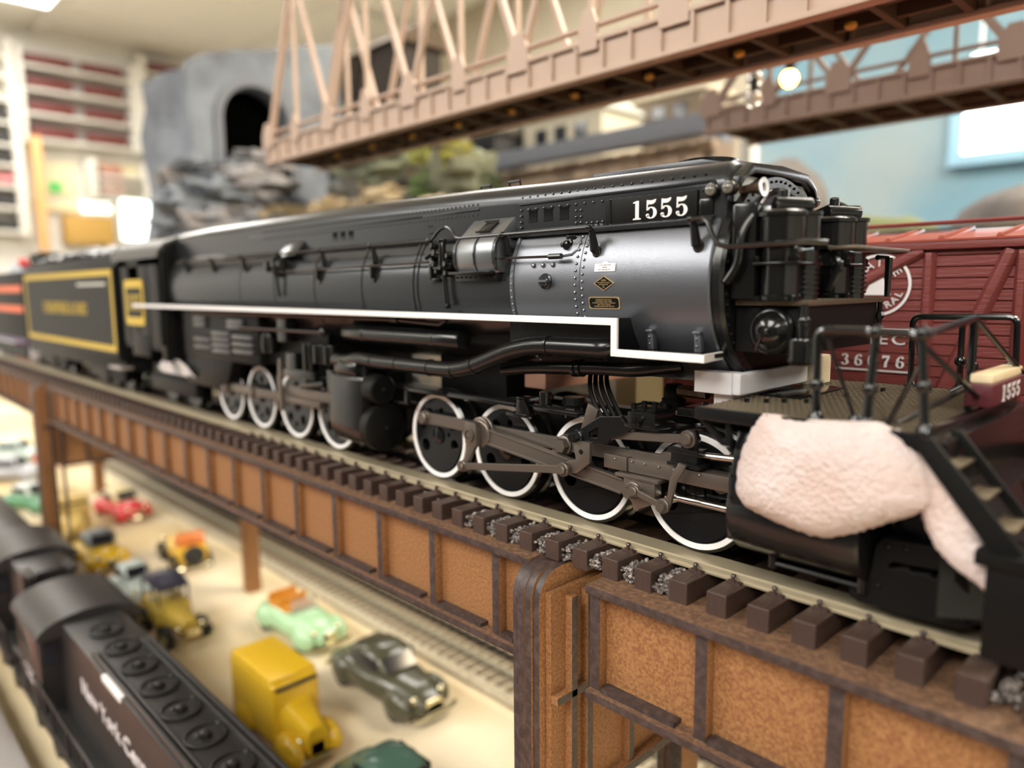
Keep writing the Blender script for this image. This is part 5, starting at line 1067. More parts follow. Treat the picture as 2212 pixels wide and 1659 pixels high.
def car(label, x, y, rz, L, W, col, style, col2=None, group='toy cars parked under the bridge'):
    """toy car, local x forward, z = 0 on the road"""
    t = thing('toy_car', label, 'car', (x, y, GZ+0.6), rz, group, local=True)
    pm = mat('car_'+'_'.join('%02d' % int(c*99) for c in col), col, 0.25, coat=0.4); p2 = mat('car_'+'_'.join('%02d' % int(c*99) for c in col2), col2, 0.35, coat=0.2) if col2 else pm
    h = L/2; w = W/2
    def section(xx, wd, z0, z1, r=0.35):
        pts = []
        for k in range(20):
            a = 2*PI*k/20; cx, cz = math.cos(a), math.sin(a)
            q = 3.2; e = (abs(cx)**q+abs(cz)**q)**(-1/q)
            pts.append(Vector((xx, wd*cx*e, (z0+z1)/2+(z1-z0)/2*cz*e)))
        return pts
    zb = 4.0
    if style in ('sedan', 'convertible', 'coupe'):
        M().loft([section(-h, w*0.55, zb+3, zb+9), section(-h*0.93, w*0.8, zb, zb+13), section(-h*0.55, w*0.92, zb-1, zb+17), section(0, w*0.93, zb-1, zb+17.5), section(h*0.3, w*0.86, zb-1, zb+18), section(h*0.7, w*0.66, zb, zb+17), section(h*0.95, w*0.5, zb+2, zb+13), section(h, w*0.35, zb+3, zb+9)]).obj('body', pm, t, angle=60)
        if style != 'convertible':
            M().loft([section(-h*0.62, w*0.55, zb+14, zb+19), section(-h*0.45, w*0.72, zb+14, zb+28), section(-h*0.1, w*0.76, zb+14, zb+31), section(h*0.15, w*0.72, zb+14, zb+30), section(h*0.34, w*0.6, zb+14, zb+19)]).obj('roof', p2, t, angle=60)
            for s in (-1, 1): M().box(-h*0.4, h*0.18, s*w*0.745-0.4, s*w*0.745+0.4, zb+19, zb+26).obj('side_window', GLASSD, t, bevel=1.5)
            M().hexa([(h*0.2, -w*0.5, zb+27), (h*0.32, -w*0.52, zb+19), (h*0.32, w*0.52, zb+19), (h*0.2, w*0.5, zb+27), (h*0.23, -w*0.5, zb+28), (h*0.37, -w*0.52, zb+20), (h*0.37, w*0.52, zb+20), (h*0.23, w*0.5, zb+28)]).obj('windscreen', GLASSD, t)
        else:
            for a in (-0.42, -0.08): M().box(h*a-7, h*a+7, -w*0.62, w*0.62, zb+13, zb+19).box(h*a-9, h*a-5, -w*0.62, w*0.62, zb+15, zb+25).obj('seat', p2, t, bevel=1.5)
            M().hexa([(h*0.2, -w*0.6, zb+17), (h*0.22, -w*0.6, zb+17), (h*0.22, w*0.6, zb+17), (h*0.2, w*0.6, zb+17), (h*0.12, -w*0.52, zb+27), (h*0.14, -w*0.52, zb+27), (h*0.14, w*0.52, zb+27), (h*0.12, w*0.52, zb+27)]).obj('windscreen', CLEAR, t)
        for a, s in ((0.62, 1), (0.62, -1), (-0.6, 1), (-0.6, -1)): M().sph((h*a, s*w*0.72, zb+6), 11, 16, (1.25, 0.62, 0.85)).obj('fender', pm, t)
    elif style == 'van':
        M().box(-h, h*0.42, -w, w, zb+3, zb+40).obj('body', pm, t, bevel=2.5, seg=3)
        M().box(-h*0.98, h*0.36, -w*0.96, w*0.96, zb+38, zb+43).obj('roof', pm, t, bevel=2.0, seg=3)
        M().loft([section(h*0.4, w*0.8, zb+2, zb+30), section(h*0.7, w*0.62, zb+2, zb+25), section(h, w*0.45, zb+3, zb+20)]).obj('hood', pm, t, angle=60)
        M().hexa([(h*0.42, -w*0.8, zb+28), (h*0.46, -w*0.8, zb+28), (h*0.46, w*0.8, zb+28), (h*0.42, w*0.8, zb+28), (h*0.36, -w*0.7, zb+37), (h*0.43, -w*0.7, zb+37), (h*0.43, w*0.7, zb+37), (h*0.36, w*0.7, zb+37)]).obj('windscreen', pm, t)
        M().box(h*0.36, h*0.46, -w*0.86, w*0.86, zb+36.6, zb+38.2).obj('roof_slit', GLASSD, t)
        for a, s in ((0.72, 1), (0.72, -1), (-0.6, 1), (-0.6, -1)): M().sph((h*a, s*w*0.8, zb+6), 11, 16, (1.3, 0.6, 0.85)).obj('fender', p2, t)
    elif style in ('touring', 'roadster'):
        M().box(-h*0.8, h*0.15, -w*0.78, w*0.78, zb+3, zb+20).obj('body', pm, t, bevel=3, seg=3)
        M().loft([section(h*0.12, w*0.6, zb+2, zb+20), section(h*0.7, w*0.42, zb+3, zb+18), section(h*0.85, w*0.36, zb+4, zb+16)]).obj('hood', pm, t, angle=60)
        if style == 'touring':
            M().loft([section(-h*0.85, w*0.7, zb+32, zb+36), section(-h*0.3, w*0.78, zb+33, zb+39), section(h*0.12, w*0.72, zb+32, zb+36)]).obj('top', p2, t, angle=60)
            for a in (-0.75, -0.25, 0.1):
                for s in (-1, 1): M().cyl((h*a, s*w*0.66, zb+18), (h*a, s*w*0.66, zb+34), 0.9, n=8).obj('top_post', p2, t)
        else:
            M().cyl((-h*0.55, -w*0.7, zb+25), (-h*0.55, w*0.7, zb+25), 7.0, n=18).obj('folded_top', p2, t, bevel=1)
            M().lathe([(7, 0), (9.5, 1), (9.5, 5), (7, 6)], (-h*0.8, 0, zb+12), (-1, 0, 0), 22).obj('spare_wheel', WHEELM, t)
        for a, s in ((0.55, 1), (0.55, -1), (-0.5, 1), (-0.5, -1)): M().lathe([(11, -3), (12.5, -2.5), (12.5, 2.5), (11, 3)], (h*a, s*w*0.85, zb+5.5), (0, 1, 0), 24, a0=-0.2, a1=PI+0.2).obj('fender', WHEELM, t)
    for a, s in ((0.6, 1), (0.6, -1), (-0.58, 1), (-0.58, -1)):
        wl = M().lathe([(6.5, -2.6), (8.0, -2.2), (8.0, 2.2), (6.5, 2.6)], (h*a, s*w*0.82, 8.0), (0, 1, 0), 22).obj('wheel', WHEELM, t)
        M().lathe([(4.0, 0), (3.0, 0.8), (0.1, 1.3)], (h*a, s*(w*0.82+2.6), 8.0), (0, s, 0), 16).obj('hubcap', CHROME, wl)
    for xx in (h+1.5, -h-1.5): M().tube([(xx-2*(1 if xx > 0 else -1), -w*0.85, 7.5), (xx, -w*0.6, 7.5), (xx, w*0.6, 7.5), (xx-2*(1 if xx > 0 else -1), w*0.85, 7.5)], 1.5, 8).obj('bumper', CHROME, t)
    for s in (-1, 1): M().sph((h*0.86, s*w*0.52, zb+12), 2.6, 12).obj('headlamp', CHROME, t)
    M().box(h*0.97, h*1.0, -w*0.32, w*0.32, zb+3, zb+12).obj('grille', CHROME, t, bevel=0.6)
    return t
car('dark grey green rounded sedan with chrome bumper, nearest the ground track', -294, 97, 0.0, 102, 40, (0.075, 0.072, 0.045), 'sedan')
car('mint green open convertible with orange seats behind the dark sedan', -414, 97, 0.02, 92, 38, (0.42, 0.66, 0.38), 'convertible', (0.60, 0.25, 0.03))
car('yellow roadster with folded orange top, tail towards the camera', -640, 92, PI-0.1, 84, 36, (0.78, 0.48, 0.05), 'roadster', (0.72, 0.22, 0.06))
car('red car with cream roof parked farthest along the road', -848, 96, 0.12, 92, 38, (0.62, 0.03, 0.04), 'sedan', (0.82, 0.68, 0.38))
car('tall yellow delivery van beside the black diesel', -296, 24, 0.0, 80, 30, (0.80, 0.50, 0.02), 'van')
car('dark green car at the bottom edge in front of the yellow van', -188, 31, 0.0, 92, 38, (0.07, 0.15, 0.11), 'sedan')
car('navy touring car with yellow hood and black top beside the diesel cab', -490, 28, 0.0, 86, 34, (0.55, 0.38, 0.06), 'touring', (0.02, 0.02, 0.045))
car('small white car between the navy touring car and the yellow taxi', -577, 26, 0.0, 62, 30, (0.62, 0.70, 0.66), 'coupe')
car('yellow taxi with grey roof beside the second pier', -694, 30, 0.0, 84, 36, (0.80, 0.50, 0.01), 'sedan', (0.20, 0.21, 0.21))
car('pale yellow car half hidden by the second pier', -806, 30, 0.0, 84, 36, (0.78, 0.55, 0.18), 'van', (0.70, 0.52, 0.20))
car('pale mint car far back at the road end', -1290, 70, 0.9, 96, 40, (0.50, 0.62, 0.58), 'sedan')
car('silver grey car far back near the red one', -1150, 40, 0.9, 90, 38, (0.45, 0.46, 0.50), 'sedan')
car('green and white car beyond the second diesel', -960, 26, 0.4, 84, 36, (0.10, 0.28, 0.15), 'sedan', (0.75, 0.80, 0.75))
car('small bright red car standing behind the second pier', -1215, 112, 0.6, 70, 34, (0.70, 0.02, 0.02), 'coupe')
# black road switcher diesels on the near ground track
DB = mat('diesel_black', (0.016, 0.015, 0.015), 0.38, bump=(0.5, 0.03)); DBR = mat('diesel_dusty_roof', (0.030, 0.028, 0.028), 0.42)
def diesel(label, x0, x1, yc, cabx, letter, zt=-114.0):
    t = thing('diesel_locomotive', label, 'locomotive', ((x0+x1)/2, yc, GZ))
    def D(name, m, mm_, bevel=0.0, parent=None): return mm_.obj(name, m, parent or t, bevel=bevel)
    zr = -186
    hood = D('hood', DB, M().box(cabx[1], x1, yc-15.5, yc+15.5, -168, zt), 1.6)
    D('frame', DB, M().box(x0, x1, yc-27, yc+27, -172, -166), 0.8)
    D('short_hood', DB, M().box(x0+8, cabx[0], yc-15.5, yc+15.5, -168, zt-2), 1.6)
    cab_ = D('cab', DB, M().box(cabx[0], cabx[1], yc-26, yc+26, -168, zt-4), 1.2)
    rows = [[Vector((x, yc-28*math.cos(a), zt-8+12*math.sin(a))) for a in [PI*k/14 for k in range(15)]] for x in (cabx[0]-4, cabx[1]+5)]
    D('cab_roof', DBR, M().loft(rows))
    for s in (-1, 1):
        w_ = M().box(cabx[0]+8, cabx[1]-8, yc+s*26-0.4, yc+s*26+0.4, -138, -122).obj('cab_window', GLASSD, cab_, bevel=1.0)
    D('hood_window', GLASSD, M().box(cabx[1]-0.4, cabx[1]+0.8, yc-24, yc-16, -138, -122).box(cabx[1]-0.4, cabx[1]+0.8, yc+16, yc+24, -138, -122))
    n = int((x1-cabx[1]-30)/27)
    for k in range(n):
        x = cabx[1]+34+k*27
        fan = D('roof_fan', DB, M().lathe([(8.4, 0), (8.6, 0.3), (8.6, 1.0), (8.0, 1.3), (8.0, 0.5), (2.4, 0.5), (2.2, 2.2), (0.1, 3.0)], (x, yc, zt), (0, 0, 1), 24))
        M().sph((x+2, yc-4, zt+3.0), 1.5, 8).sph((x-1, yc+6, zt+3.0), 1.2, 8).obj('fan_cap', DBR, fan)
    for s in (-1, 1):
        D('roof_rail', DBR, M().box(cabx[1]+60, x1-10, yc+s*13-1, yc+s*13+1, zt, zt+2.6), 0.4); D('roof_rail', DBR, M().box(cabx[1]+60, x1-10, yc+s*10-0.8, yc+s*10+0.8, zt, zt+2.2), 0.4)
        rl = M().tube([(x0+10, yc+s*26.5, -150), (x1-6, yc+s*26.5, -150)], 0.8, 6)
        for x in range(int(x0)+12, int(x1), 30): rl.tube([(x, yc+s*26.5, -166), (x, yc+s*26.5, -150)], 0.7, 6)
        D('handrail', DB, rl)
    D('hood_marker', WHITE, M().box(cabx[1]+84, cabx[1]+112, yc-16.2, yc-12.6, zt-2.5, zt+0.6), 0.4)
    for xc in (x0+48, x1-48):
        tk = D('truck', DB, M().box(xc-36, xc+36, yc-20, yc+20, -190, -174), 1)
        for dx in (-22, 22):
            for s in (-1, 1): M().lathe([(8, 0), (8.4, 0.4), (8.4, 4), (9.2, 4.5), (9.2, 5.2)], (xc+dx, yc+s*20.5, -190.4), (0, -s, 0), 22).obj('truck_wheel', DB, tk)
    D('fuel_tank', DB, M().box((x0+x1)/2-30, (x0+x1)/2+30, yc-22, yc+22, -188, -172), 3)
    if letter:
        lt = text_part('New York Central', 12, DECAL, hood, frameY((cabx[1]+x1)/2-18, yc-15.7, -136), depth=0.4, wide=1.25)
        text_part('NYC', 10, DECAL, cab_, frameY((cabx[0]+cabx[1])/2, yc-26.6, -152), depth=0.4)
    for s in (-1, 1): D('end_rail', OR if s < 0 else YEL, M().tube([(x0+2, yc+s*20, -170), (x0+2, yc+s*20, -140), (x0+2, yc+s*8, -140)], 0.9, 6))
    D('headlight', CHROME, M().lathe([(3.5, 0), (3.5, 2)], (x1, yc-5, zt-12), (1, 0, 0), 14).lathe([(3.5, 0), (3.5, 2)], (x1, yc+5, zt-12), (1, 0, 0), 14))
    return t
diesel('black hood diesel locomotive with white lettering in the bottom left corner', -440, -128, -60, (-418, -362), True)
diesel('second black diesel coupled beyond the first, mostly hidden by the pier', -770, -452, -60, (-560, -500), False)
track('near ground track under the black diesels', -1100, -60, -60, rail_z=-198.8, tie_z=-200.0, tie_h=0.4, half=22, pitch=400, spikes=False, third=False, m_tie=OLDT, m_rail=OLDR, railw=3.0)
slab('layout_edge', -1300, 0, -112, -98, GZ-40, GZ+16, mat('edge_board_grey', (0.13, 0.105, 0.09), 0.35))
slab('aisle_shelf', -1300, 100, -329, -113, GZ-2, GZ+2, mat('orange_table_top', (0.45, 0.20, 0.12), 0.5))
# ------------------------------------------------------------------ background
def at(u, v, axis, val):
    d = fw+rt*((u-1106)/F_PX)-up*((v-829.5)/F_PX); i = 'XYZ'.index(axis); t = (val-CAM[i])/d[i]; return CAM+d*t
def lump(mm_, c, r, seed, n=18, rough=0.28, sc=(1, 1, 1)):
    """irregular boulder"""
    from mathutils import noise as nz
    s0 = len(mm_.v); mm_.sph((0, 0, 0), 1.0, n)
    c = Vector(c)
    for i in range(s0, len(mm_.v)):
        p = Vector(mm_.v[i]); k = 1+rough*(nz.noise(Vector((p.x*1.7, p.y*1.7, p.z*3.4))+Vector((seed*7.3, seed, 0)))+0.6*nz.noise(Vector((p.x*4.1, p.y*4.1, p.z*9))+Vector((seed, 0, seed*3.1))))
        mm_.v[i] = tuple(c+Vector((p.x*r*sc[0]*k, p.y*r*sc[1]*k, p.z*r*sc[2]*k)))
    return mm_
bulb('lit amber bulb hanging below the truss bridges', tuple(at(1705, 170, 'Y', 210)), True)
bulb('unlit clear bulb hanging just left of the lit one, lower', tuple(at(1628, 215, 'Y', 210)), False)
bulb('unlit clear bulb hanging just left of the lit one, higher', tuple(at(1630, 172, 'Y', 214)), False)
# rock tower with tunnel portal
MOSS = mat('mossy_rock', (0.135, 0.135, 0.088), 0.9, bump=(0.06, 5.0, 6), noise=(0.02, (0.25, 0.265, 0.175), 0.4, 0.62)); DARKR = mat('dark_rock', (0.075, 0.07, 0.06), 0.9, bump=(0.06, 4.0, 6), noise=(0.03, (0.20, 0.16, 0.11), 0.45, 0.65)); OCH = mat('ochre_rock', (0.45, 0.34, 0.19), 0.8, bump=(0.06, 4.0, 5), noise=(0.03, (0.62, 0.52, 0.36), 0.4, 0.65))
XT = -900.0
tw = thing('rock_tunnel', 'grey rock tower with an arched black tunnel mouth', 'rock', (-1000, 310, GZ))
yl, yr = 220.0, 440.0; arch = [(261, 150), (261, 290)]+arcpts(309, 292, 48, 180, 0, 14)[0:]+[(357, 290), (357, 150)]
def jag(p0, p1, n, amp, seed):
    r_ = random.Random(seed); return [(p0[0]+(p1[0]-p0[0])*k/n+r_.uniform(-amp, amp), p0[1]+(p1[1]-p0[1])*k/n+r_.uniform(-amp, amp)) for k in range(1, n)]
face = [(yl, 100)]+jag((yl, 100), (yl+4, 345), 6, 3, 1)+[(yl+2, 345), (yl+12, 362), (yl+30, 370)]+jag((yl+30, 370), (yr, 420), 5, 2, 2)+[(yr, 420), (yr, 100)]
curve_part('portal_face', [face, arch], 26, ROCK, tw, frameX(XT, 0, 0), 2.0)
curve_part('portal_lining', [[(252, 150), (252, 292)]+arcpts(309, 292, 57, 180, 0, 14)+[(366, 292), (366, 150)], [(261.5, 149), (261.5, 292)]+arcpts(309, 292, 47.5, 180, 0, 14)+[(356.5, 292), (356.5, 149)]], 10, mat('portal_grey', (0.19, 0.20, 0.23), 0.7), tw, frameX(XT+14, 0, 0), 1.0)
M().box(XT-100, XT-12, 258, 360, 149, 342).obj('tunnel_dark_block', mat('tunnel_shade', (0.001, 0.001, 0.001), 0.9, spec=0.0), tw)  # solid black block painting in the darkness inside the tunnel mouth
sidem = M()
rows = []
for k in range(9):
    x = XT+10-k*14; rows.append([Vector((x+(random.uniform(-4, 4) if k else 0), yl+(1 if k == 0 else -k*2.2+random.uniform(-7, 5)), 100+j*35.5+random.uniform(-3, 3)*(k > 0))) for j in range(8)])
sidem.surf(rows); sidem.obj('tower_side', ROCK, tw)
M().box(XT-110, XT-13, yl+3, yr, 343, 352).obj('tower_top', ROCK, tw, bevel=2)
rk = random.Random(21)
LRK = mat('light_rock', (0.24, 0.245, 0.27), 0.8, bump=(0.05, 5.0, 6), noise=(0.02, (0.34, 0.31, 0.30), 0.4, 0.6))
for k, (u, v, r, sq) in enumerate(((396, 385, 22, 0.7), (425, 355, 20, 0.5), (500, 362, 24, 0.4), (570, 350, 30, 0.5), (412, 412, 27, 0.6), (475, 405, 34, 0.45), (540, 395, 40, 0.5), (398, 445, 24, 0.7), (440, 452, 30, 0.5), (500, 450, 40, 0.55), (580, 440, 36, 0.5), (400, 490, 26, 0.7), (470, 490, 46, 0.6), (560, 480, 42, 0.6)  )):
    p = at(u, v, 'X', XT+30+rk.uniform(-10, 20)); o = lump(M(), p, r, k, n=30, rough=0.6, sc=(0.8, 1.35, sq)).obj('rock_boulder', ROCK if k % 3 else LRK, tw, angle=30)
for k, (u, v, r) in enumerate(((585, 462, 20), (630, 462, 20))): lump(M(), at(u, v, 'X', XT+40), r, 70+k, n=24, rough=0.5, sc=(0.9, 1.4, 0.6)).obj('rock_boulder', LRK if k == 9 else OCH, tw, angle=40)
M().box(XT-120, XT+14, yl-14, 440, GZ, 160).obj('cliff_base', ROCK, tw)
# mossy rocks and shrubs in the middle

SHZ = 112.0
oc = thing('rock_outcrop', 'mossy green and ochre rock ledge behind the boiler top, right of the tunnel', 'rock', (-620, 380, GZ))
for val, mats_, specs, seed in ((380, (DARKR, ROCK), ((752, 350, 28, 0.9), (765, 392, 30, 0.8), (758, 425, 28, 0.6)), 40), (380, (MOSS, MOSS, DARKR), ((800, 365, 40, 0.55), (870, 362, 42, 0.5), (940, 372, 40, 0.55), (1000, 380, 34, 0.9), (830, 405, 40, 0.6), (900, 415, 40, 0.6), (970, 420, 38, 0.7), (780, 430, 38, 0.6)), 60), (312, (OCH,), ((700, 452, 20, 0.5), (735, 442, 20, 0.6), (775, 436, 18, 0.6)), 80), (340, (DARKR, OCH), ((760, 420, 26, 0.6), (840, 432, 30, 0.5), (900, 440, 30, 0.5), (960, 455, 30, 0.5)), 90)):
    for k, (u, v, r, sq) in enumerate(specs): lump(M(), at(u, v, 'Y', val+(k % 3)*14), r, seed+k, n=24, rough=0.45, sc=(1.25, 1, sq)).obj('boulder', mats_[k % len(mats_)], oc, angle=40)
M().box(-760, -470, 300, 425, GZ, 150).obj('ledge_base', DARKR, oc, bevel=4)
# shrubs: clumps of small leaves
def shrub(label, u, v, val, r, col):
    c = at(u, v, 'Y', val); t = thing('shrub', label, 'shrub', (c.x, c.y, c.z-r)); rs = random.Random(int(u))
    mm_ = M()
    for k in range(160):
        p = Vector((rs.gauss(0, 1), rs.gauss(0, 1), rs.gauss(0, 1))).normalized()*r*rs.uniform(0.5, 1); q = c+p; a = Vector((rs.gauss(0, 1), rs.gauss(0, 1), rs.gauss(0, 1))).normalized()*r*0.22; b = a.orthogonal().normalized()*r*0.12
        mm_.add([q-a, q+b, q+a, q-b], [(0, 1, 2, 3)])
    mm_.obj('foliage', mat('leaf_'+str(int(col[0]*100)), col, 0.7), t, kind='stuff')
    M().cyl((c.x, c.y, c.z-r*1.4), (c.x, c.y, c.z), r*0.08, n=6).obj('stem', DARKR, t)
shrub('yellow green bush on the mossy ledge, right', 985, 325, 360, 20, (0.36, 0.33, 0.05)); shrub('yellow green bush on the mossy ledge, left', 905, 330, 360, 15, (0.30, 0.31, 0.06)); shrub('green bush under the mossy ledge', 915, 405, 345, 18, (0.12, 0.19, 0.06)); shrub('small dark green bush by the stone wall', 1060, 405, 380, 18, (0.08, 0.10, 0.05))
# stone wall, grey beam, buildings behind
c0, c1 = at(1040, 380, 'Y', 500), at(1525, 330, 'Y', 500)
swt = thing('stone_wall', 'brown rubble stone wall under the grey beam behind the engine', 'wall', ((c0.x+c1.x)/2, 500, GZ))
STN = [mat('stone_'+str(i), c, 0.85) for i, c in enumerate(((0.26, 0.19, 0.14), (0.32, 0.24, 0.18), (0.20, 0.15, 0.11), (0.36, 0.27, 0.20)))]
M().box(c0.x, c1.x+6, 504, 540, SHZ, 212.5).obj('wall_core', STN[2], swt)
stm = [M().box(-11.5, 11.5, -4, 6, -5.4, 5.4).mesh('stone', bevel=1.6, seg=1) for _ in range(4)]
for me_, m_ in zip(stm, STN): me_.materials.append(m_)
rs = random.Random(9)
for r in range(7):
    x = c0.x+12+(r % 2)*12
    while x < c1.x: o = inst(stm[rs.randrange(4)], 'stone', (x, 502+rs.uniform(-1.5, 1.5), 138+r*11.6), swt); x += 24.6
gb = M().box(at(1030, 330, 'Y', 480).x, at(1560, 330, 'Y', 480).x, 470, 490, 213, 232).obj('grey_beam', mat('slate_grey', (0.13, 0.14, 0.17), 0.6), None, bevel=1.5)
single(gb, 'slate grey horizontal beam along the top of the stone wall', 'beam')
gp = M().box(at(1522, 330, 'Y', 560).x, at(1560, 330, 'Y', 560).x, 560, 580, SHZ, 236).obj('grey_pillar', mat('slate_grey', (0.13, 0.14, 0.17)), None, bevel=1.5)
single(gp, 'slate grey upright pillar at the end of the stone wall', 'pillar')
wp = M().box(at(1598, 330, 'Y', 600).x, at(1622, 330, 'Y', 600).x, 600, 618, SHZ, 262).obj('white_post', mat('white_post_paint', (0.55, 0.55, 0.50), 0.4), None, bevel=2.0)
single(wp, 'white square post left of the blue backdrop', 'post')
CRM = mat('cream_building', (0.60, 0.56, 0.44), 0.7); BRNR = mat('brown_building_roof', (0.22, 0.17, 0.12), 0.7)
def building(label, u0, u1, vt, vb, val, m, roofm, dep=90):
    a = at(u0, vt, 'Y', val); b = at(u1, vb, 'Y', val)
    t = thing('model_building', label, 'building', ((a.x+b.x)/2, val+dep/2, SHZ))
    M().box(a.x, b.x, val, val+dep, SHZ, a.z-6).obj('walls', m, t)
    M().prism([(val-6, a.z-6), (val+dep/2, a.z+8), (val+dep+6, a.z-6)], 'X', a.x-6, b.x+6).obj('roof', roofm, t, bevel=1)
    w = (b.x-a.x)/4
    for k in range(3): M().box(a.x+w*(k+0.7), a.x+w*(k+1.3), val-1.5, val, a.z-40, a.z-18).obj('window', GLASSD, t)
    return t
building('low cream building above the grey beam, left', 1130, 1300, 262, 320, 620, CRM, mat('pale_grey_roof', (0.62, 0.62, 0.55), 0.6))
building('low tan building above the grey beam, right', 1340, 1515, 222, 300, 725, BRNR, mat('beige_roof', (0.52, 0.45, 0.33), 0.6))
building('dark shed between the mossy ledge and the cream building', 1015, 1070, 290, 340, 570, mat('dark_shed', (0.03, 0.03, 0.03), 0.8), mat('dark_shed_roof', (0.06, 0.05, 0.04), 0.8))
# dark structure behind the truss
ds = thing('coal_tower', 'dark brown timber tower behind the big truss', 'tower', (at(800, 100, 'Y', 480).x, 520, SHZ))
a = at(735, 110, 'Y', 480); b = at(860, 200, 'Y', 480)
M().box(a.x, b.x, 480, 560, SHZ, at(800, 110, 'Y', 480).z).obj('tower_body', mat('dark_timber', (0.035, 0.025, 0.018), 0.8), ds, bevel=2)
M().prism([(470, at(800, 110, 'Y', 480).z), (520, at(800, 60, 'Y', 480).z), (570, at(800, 110, 'Y', 480).z)], 'X', a.x-10, b.x+10).obj('tower_roof', mat('rust_timber', (0.10, 0.06, 0.03), 0.7), ds)
for k in range(3): M().bar((a.x+k*30, 478, at(800, 200, 'Y', 480).z), (a.x+k*30+20, 478, at(800, 110, 'Y', 480).z), 5, 5).obj('tower_brace', mat('rust_timber', (0.30, 0.17, 0.07)), ds)
# hills in front of the backdrop
HILL = mat('brown_hill', (0.075, 0.066, 0.066), 0.9, noise=(0.02, (0.12, 0.105, 0.095), 0.4, 0.6)); GRN = mat('green_hill', (0.10, 0.115, 0.045), 0.9)
def hill(label, u, v, val, r, m, sc): 
    c = at(u, v, 'Y', val); q = lump(M(), (c.x, c.y, c.z-r*sc[2]), r, u*0.1, 24, 0.12, sc); q.v = [(a_[0], a_[1], max(a_[2], SHZ)) for a_ in q.v]; o = q.obj('hill', m, None, angle=60); single(o, label, 'hill'); return o
hill('dark rounded hill just right of the white post', 1690, 345, 640, 60, HILL, (0.9, 0.8, 1.2)); hill('dark rounded hill at the right edge of the backdrop', 2210, 400, 620, 70, HILL, (0.9, 0.8, 1.0)); hill('low olive green hill behind the boxcar roof', 1840, 462, 560, 60, GRN, (1.6, 0.8, 1.0))
for xa, xb, lab in ((-1100, -345, 'low dark scenery shelf behind the engine'), (-340, 700, 'low dark scenery shelf in front of the backdrop')):
    o = M().box(xa, xb, 472, 800, GZ, SHZ).obj('scenery_shelf', DARKR, None, bevel=3); single(o, lab, 'shelf')
# blue sky backdrop board and bright window
bd0 = at(1642, 300, 'Y', 1490); bd1 = at(2500, 300, 'Y', 1490)
slab('backdrop_board', bd0.x, bd1.x+800, 1486, 1497, FZ, at(1642, 262, 'Y', 1490).z+130, SKYW)
wa, wb_ = at(2088, 208, 'Y', 1484), at(2088, 334, 'Y', 1484)
window('window_1', wa.x, wa.x+1350, wb_.z, wa.z, 1486, 10.0, BLUEF)  # unseen stretch to the right added, to light and reflect in the engine front
def glow(label, u0, u1, v0, v1, val):
    a, b = at(u0, v0, 'Y', val), at(u1, v1, 'Y', val)
    t = thing('strip_lamp', label, 'lamp', (a.x, val, b.z)); M().box(a.x, b.x, val, val+20, b.z, a.z).obj('tube', mat('strip_lamp_glow', (1, 1, 1), 0.4, emit=((0.92, 1.0, 0.97), 8.0)), t, bevel=4); M().box(a.x-4, b.x+4, val+19, val+30, b.z-4, a.z+4).box(a.x+6, a.x+9, val+22, val+26, a.z+3, CZ).obj('fitting', FRAME, t, split=False)
glow('bright strip lamp above the window, left', 2100, 2150, 118, 142, 1300); glow('bright strip lamp above the window, right', 2205, 2290, 98, 140, 1300)
# shelves of toy train cars on the left wall
XS = XL+4
def wx(u, v, x=None): return at(u, v, 'X', XS if x is None else x)
SHW = mat('shelf_white', (0.74, 0.72, 0.66), 0.6); RUST = mat('display_car_maroon', (0.15, 0.022, 0.02), 0.5); DKC = mat('display_car_black', (0.03, 0.03, 0.032), 0.5); BACKP = mat('shelf_back_grey', (0.47, 0.43, 0.42), 0.8)
def shelf_unit(label, u0, u1, tops, m_back):
    """tops: pixel heights of the shelves at the left end; shelves run level along the wall"""
    y0 = wx(u0, 300).y; y1 = wx(u1, 300).y; zs = [wx(u0, v).z for v in tops]
    t = thing('wall_shelf', label, 'shelf', (XL, (y0+y1)/2, min(zs)))
    M().box(XL, XL+6, y0, y1, min(zs)-10, max(zs)+60).obj('back_panel', m_back, t)
    for z in zs: M().box(XL+6, XL+80, y0, y1, z-5, z+5).obj('shelf_board', SHW, t, bevel=1)
    for y in (y0, y1): M().box(XL, XL+90, y-14, y+14, min(zs)-10, max(zs)+60).obj('upright', SHW, t, bevel=1)
    return t, y0, y1, zs
def display_car(y0, y1, z, m, label, grp):
    t = thing('display_car', label, 'toy train car', (XL+50, (y0+y1)/2, z+5), 0, grp)
    M().box(XL+36, XL+72, y0, y1, z+13, z+40).obj('body', m, t, bevel=1.5)
    M().prism([(XL+34, z+40), (XL+54, z+46), (XL+74, z+40)], 'Y', y0-1, y1+1).obj('roof', m, t)
    M().box(XL+42, XL+66, y0+8, y0+30, z+5, z+13).obj('truck', DKC, t); M().box(XL+42, XL+66, y1-30, y1-8, z+5, z+13).obj('truck', DKC, t)
t1, sy0, sy1, szs = shelf_unit('white wall shelf unit holding rows of maroon train cars', 40, 284, (148, 198, 250, 304), BACKP)
rown = ('bottom', 'third', 'second', 'top')
for r, z in enumerate(sorted(szs)):
    w = (sy1-sy0)
    display_car(sy0+w*0.07, sy0+w*0.45, z, RUST, 'maroon train car on the %s shelf of the wall unit, nearer the orange post' % rown[r], 'maroon cars on the wall shelves'); display_car(sy0+w*0.55, sy0+w*0.90, z, RUST, 'maroon train car on the %s shelf of the wall unit, nearer the rock' % rown[r], 'maroon cars on the wall shelves')
t2, a0, a1, az = shelf_unit('continuation of the white wall shelves towards the rock tower', 300, 470, (165, 215, 262, 315), BACKP)
for r, z in enumerate(sorted(az)): display_car(a0+20, a0+140, z, RUST, 'maroon train car on the %s shelf beside the rock tower' % rown[r], 'maroon cars on the wall shelves')
